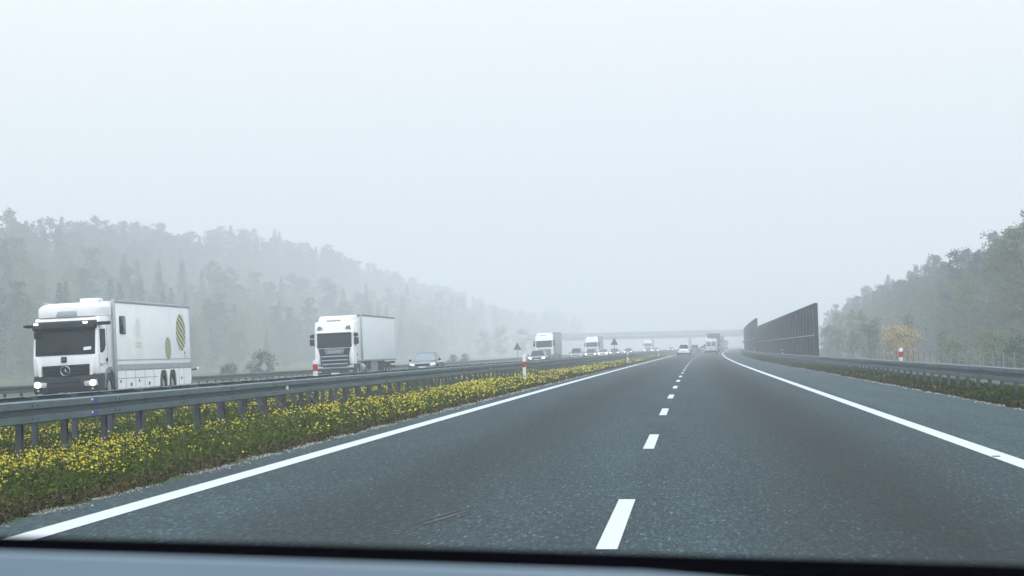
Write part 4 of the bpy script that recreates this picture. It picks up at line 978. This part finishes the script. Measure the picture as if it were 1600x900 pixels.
car('dark car with dipped headlights in front of the misty articulated truck', -16.6, 214, grey_p, lit=lamp_far)
car('pale car without headlights, leftmost of the bunch of cars in the fog', -17.3, 288, silver, suv=True)
car('grey car with bright headlights in the bunch, in front of the faint truck', -17.3, 322, grey_p, lit=lamp_far)
car('white car with bright headlights in the bunch, right after the grey one', -17.4, 358, white, lit=lamp_far)
car('dark car with one visible headlight behind the median triangular sign', -17.6, 400, dark_p, lit=lamp_far)
car('small dark oncoming car with two headlights, alone between sign and bridge', -17.4, 450, dark_p, lit=lamp_far)
car('tiny car with headlights beside the hazy truck under the bridge', -17.6, 605, grey_p, lit=lamp_far)
car('farthest oncoming car, a tiny grey shape with a headlight near the white car', -17.4, 740, grey_p, lit=lamp_far)
car('white car driving ahead in the left lane', -2.45, 297, white, away=True, suv=True)
car('dark blue car ahead of the white car, partly hidden by it', -2.6, 430, blue_p, away=True, suv=True)
car('grey blue car farther ahead in the left lane, beyond the dark blue one', -2.2, 520, grey_p, away=True)

def van(label, t, s, body, H_=2.6, W_=1.0, L_=5.8):
    r = place('delivery_van', label, 'van', t, s, None, True, L_)
    mb = MB(); mb.loft([[(-W_ * k, y, z0), (W_ * k, y, z0), (W_ * k, y, (z0 + z1) / 2), (W_ * k * .92, y, z1), (-W_ * k * .92, y, z1), (-W_ * k, y, (z0 + z1) / 2)] for y, k, z0, z1 in
                        ((0, .85, .45, .95), (.3, .97, .35, 1.1), (1.0, 1, .35, 1.35), (1.9, 1, .35, H_ - .15), (2.3, 1, .35, H_), (L_ - .1, 1, .35, H_), (L_, .97, .40, H_ - .06))]); mb.build('body', body, r, .05)
    for sg in (-1, 1):
        mb = MB(); mb.box(min(sg * .06, sg * .80), max(sg * .06, sg * .80), L_ - .0, L_ + .03, 1.35, 2.15); mb.build('rear_window', glass_l, r, .02)
        mb = MB(); mb.box(min(sg * .86, sg * .97), max(sg * .86, sg * .97), L_ - .02, L_ + .03, .85, 1.35); mb.build('tail_lamp', red_lens, r, .01)
        mb = MB(); mb.box(min(sg * 1.0, sg * 1.22), max(sg * 1.0, sg * 1.22), 1.3, 1.45, 1.35, 1.75); mb.build('mirror', black, r, .03)
        for y in (1.0, L_ - 1.2): wheel(r, sg * .90, y, .35, .24)
        MB().box(min(sg * 1.0, sg * 1.01), max(sg * 1.0, sg * 1.01), 1.3, 2.2, 1.4, 2.05).build('side_window', glass, r)
    MB().add([(-.8, 1.05, 1.45), (.8, 1.05, 1.45), (.75, 1.78, 2.3), (-.75, 1.78, 2.3), (-.8, 1.2, 1.45), (.8, 1.2, 1.45), (.75, 1.9, 2.3), (-.75, 1.9, 2.3)], [(0, 1, 2, 3), (7, 6, 5, 4), (0, 4, 5, 1), (1, 5, 6, 2), (2, 6, 7, 3), (3, 7, 4, 0)]).build('windscreen', glass, r)
    MB().box(-.98, .98, L_ - .1, L_ + .08, .33, .68).build('rear_bumper', dgrey, r, .02)
    MB().box(-.92, .92, L_, L_ + .025, .98, 1.03).build('handle_strip', dgrey, r)
    MB().box(-.26, .26, L_ + .02, L_ + .04, .75, .87).build('number_plate', plate_m, r)
    return r
van('white high-roofed van seen from behind in the right lane', 1.35, 342, white)
van('blue grey van seen from behind, small between the dark cars and the white van', -1.0, 610, grey_p, 2.9, 1.05)
def truck_away(label, t, s, m, L_=16.5, th=4.0):
    r = tractor_trailer('articulated_truck', label, -21, 50, m, L_, 'b', th=th)
    s2 = s + L_; r.location = P(t, s2, rz_r(t)); sl = float(X0(s2 + 5) - X0(s2 - 5)) / 10; r.rotation_euler = (0, -.02, -math.atan(sl) + math.pi)
truck_away('brown grey trailer of the truck right ahead of the white van', 1.35, 428, tar_brown)
truck_away('grey truck ahead of the brown grey trailer, only its right side showing', 1.4, 560, mat('slate_tarpaulin', (.17, .21, .23), .6, 0, .1, 1))
truck_away('last faint truck in the right lane, a sliver beyond the other trucks', 1.5, 730, mat('slate_tarpaulin', (.17, .21, .23)), th=3.4)

# ------------------------------------------------------------------ the car the picture is taken from
own = thing('passenger_car', 'car in front of whose windscreen the road opens, only its blurred dashboard edge showing', 'car', (0, 0, 0), (0, .02, 0))
dash_m = mat('dashboard_vinyl', (.17, .235, .29), .5, 0, .1, 3)  # sky reflected on the dash top is painted in as blue-grey base colour
frit = mat('black_rubber_trim', (.002, .002, .003), 1, spec=0)
DIST = 1.02
mb = MB(); rings = []
for x in np.linspace(-.72, .72, 37):
    c = EYE - .1040 - .0306 * x - .006 * x * x
    rings.append([(x, DIST, c - .004), (x, DIST + .006, c), (x, DIST + .02, c - .001), (x, DIST + .14, c - .03), (x, DIST + .14, c - .10), (x, DIST - .03, c - .06), (x, DIST - .02, c - .01)])
mb.loft(rings); mb.build('windscreen_trim', frit, own)
mb = MB(); rings = []
for x in np.linspace(-.70, .70, 33):
    c = EYE - .0927 - .034 * x - .05 * max(0, x + .04) - .006 * x * x
    rings.append([(x, DIST - .005, c - .040), (x, .88, c - .012), (x, .853, c - .0012), (x, .850, c - .002), (x, .84, c - .10), (x, .50, c - .24), (x, DIST - .005, c - .24)])
mb.loft(rings); mb.build('dashboard', dash_m, own)
mb = MB(); rings = []
for x in np.linspace(-.85, .85, 13):
    b = .03 * (abs(x) / .85) ** 3
    rings.append([(x, 1.14, .98 - b), (x, 1.6, .93 - b), (x, 2.1, .82 - b * 2), (x, 2.32 - abs(x) * .12, .62), (x, 2.35 - abs(x) * .12, .30), (x, 1.14, .28)])
mb.loft(rings); mb.build('bonnet', silver, own, smooth=True)
mb = MB(); mb.box(-.86, .86, -1.9, .38, .28, .72); mb.box(-.86, .86, .38, 1.14, .28, .80); mb.build('body', silver, own, .05)
for x in (-.78, .78):
    for y in (1.65, -1.1): wheel(own, x, y, .33, .22)

# ------------------------------------------------------------------ haze
HZ = (-1450, 1450, -160, 2560, -4, 98)
mb = MB(); mb.box(*HZ[:4], HZ[4], HZ[5])
hm = bpy.data.materials.new('haze_volume'); hm.use_nodes = True; t_ = hm.node_tree; t_.nodes.clear()
ho = nd(t_, 'ShaderNodeOutputMaterial'); hv = nd(t_, 'ShaderNodeVolumePrincipled')
hv.inputs['Color'].default_value = (.90, .930, .970, 1); hv.inputs['Density'].default_value = .0015; hv.inputs['Anisotropy'].default_value = 0.0
t_.links.new(hv.outputs[0], ho.inputs['Volume'])
tag(mb.build('haze', hm), 'pale fog filling the air over the road and forest', kind='stuff')
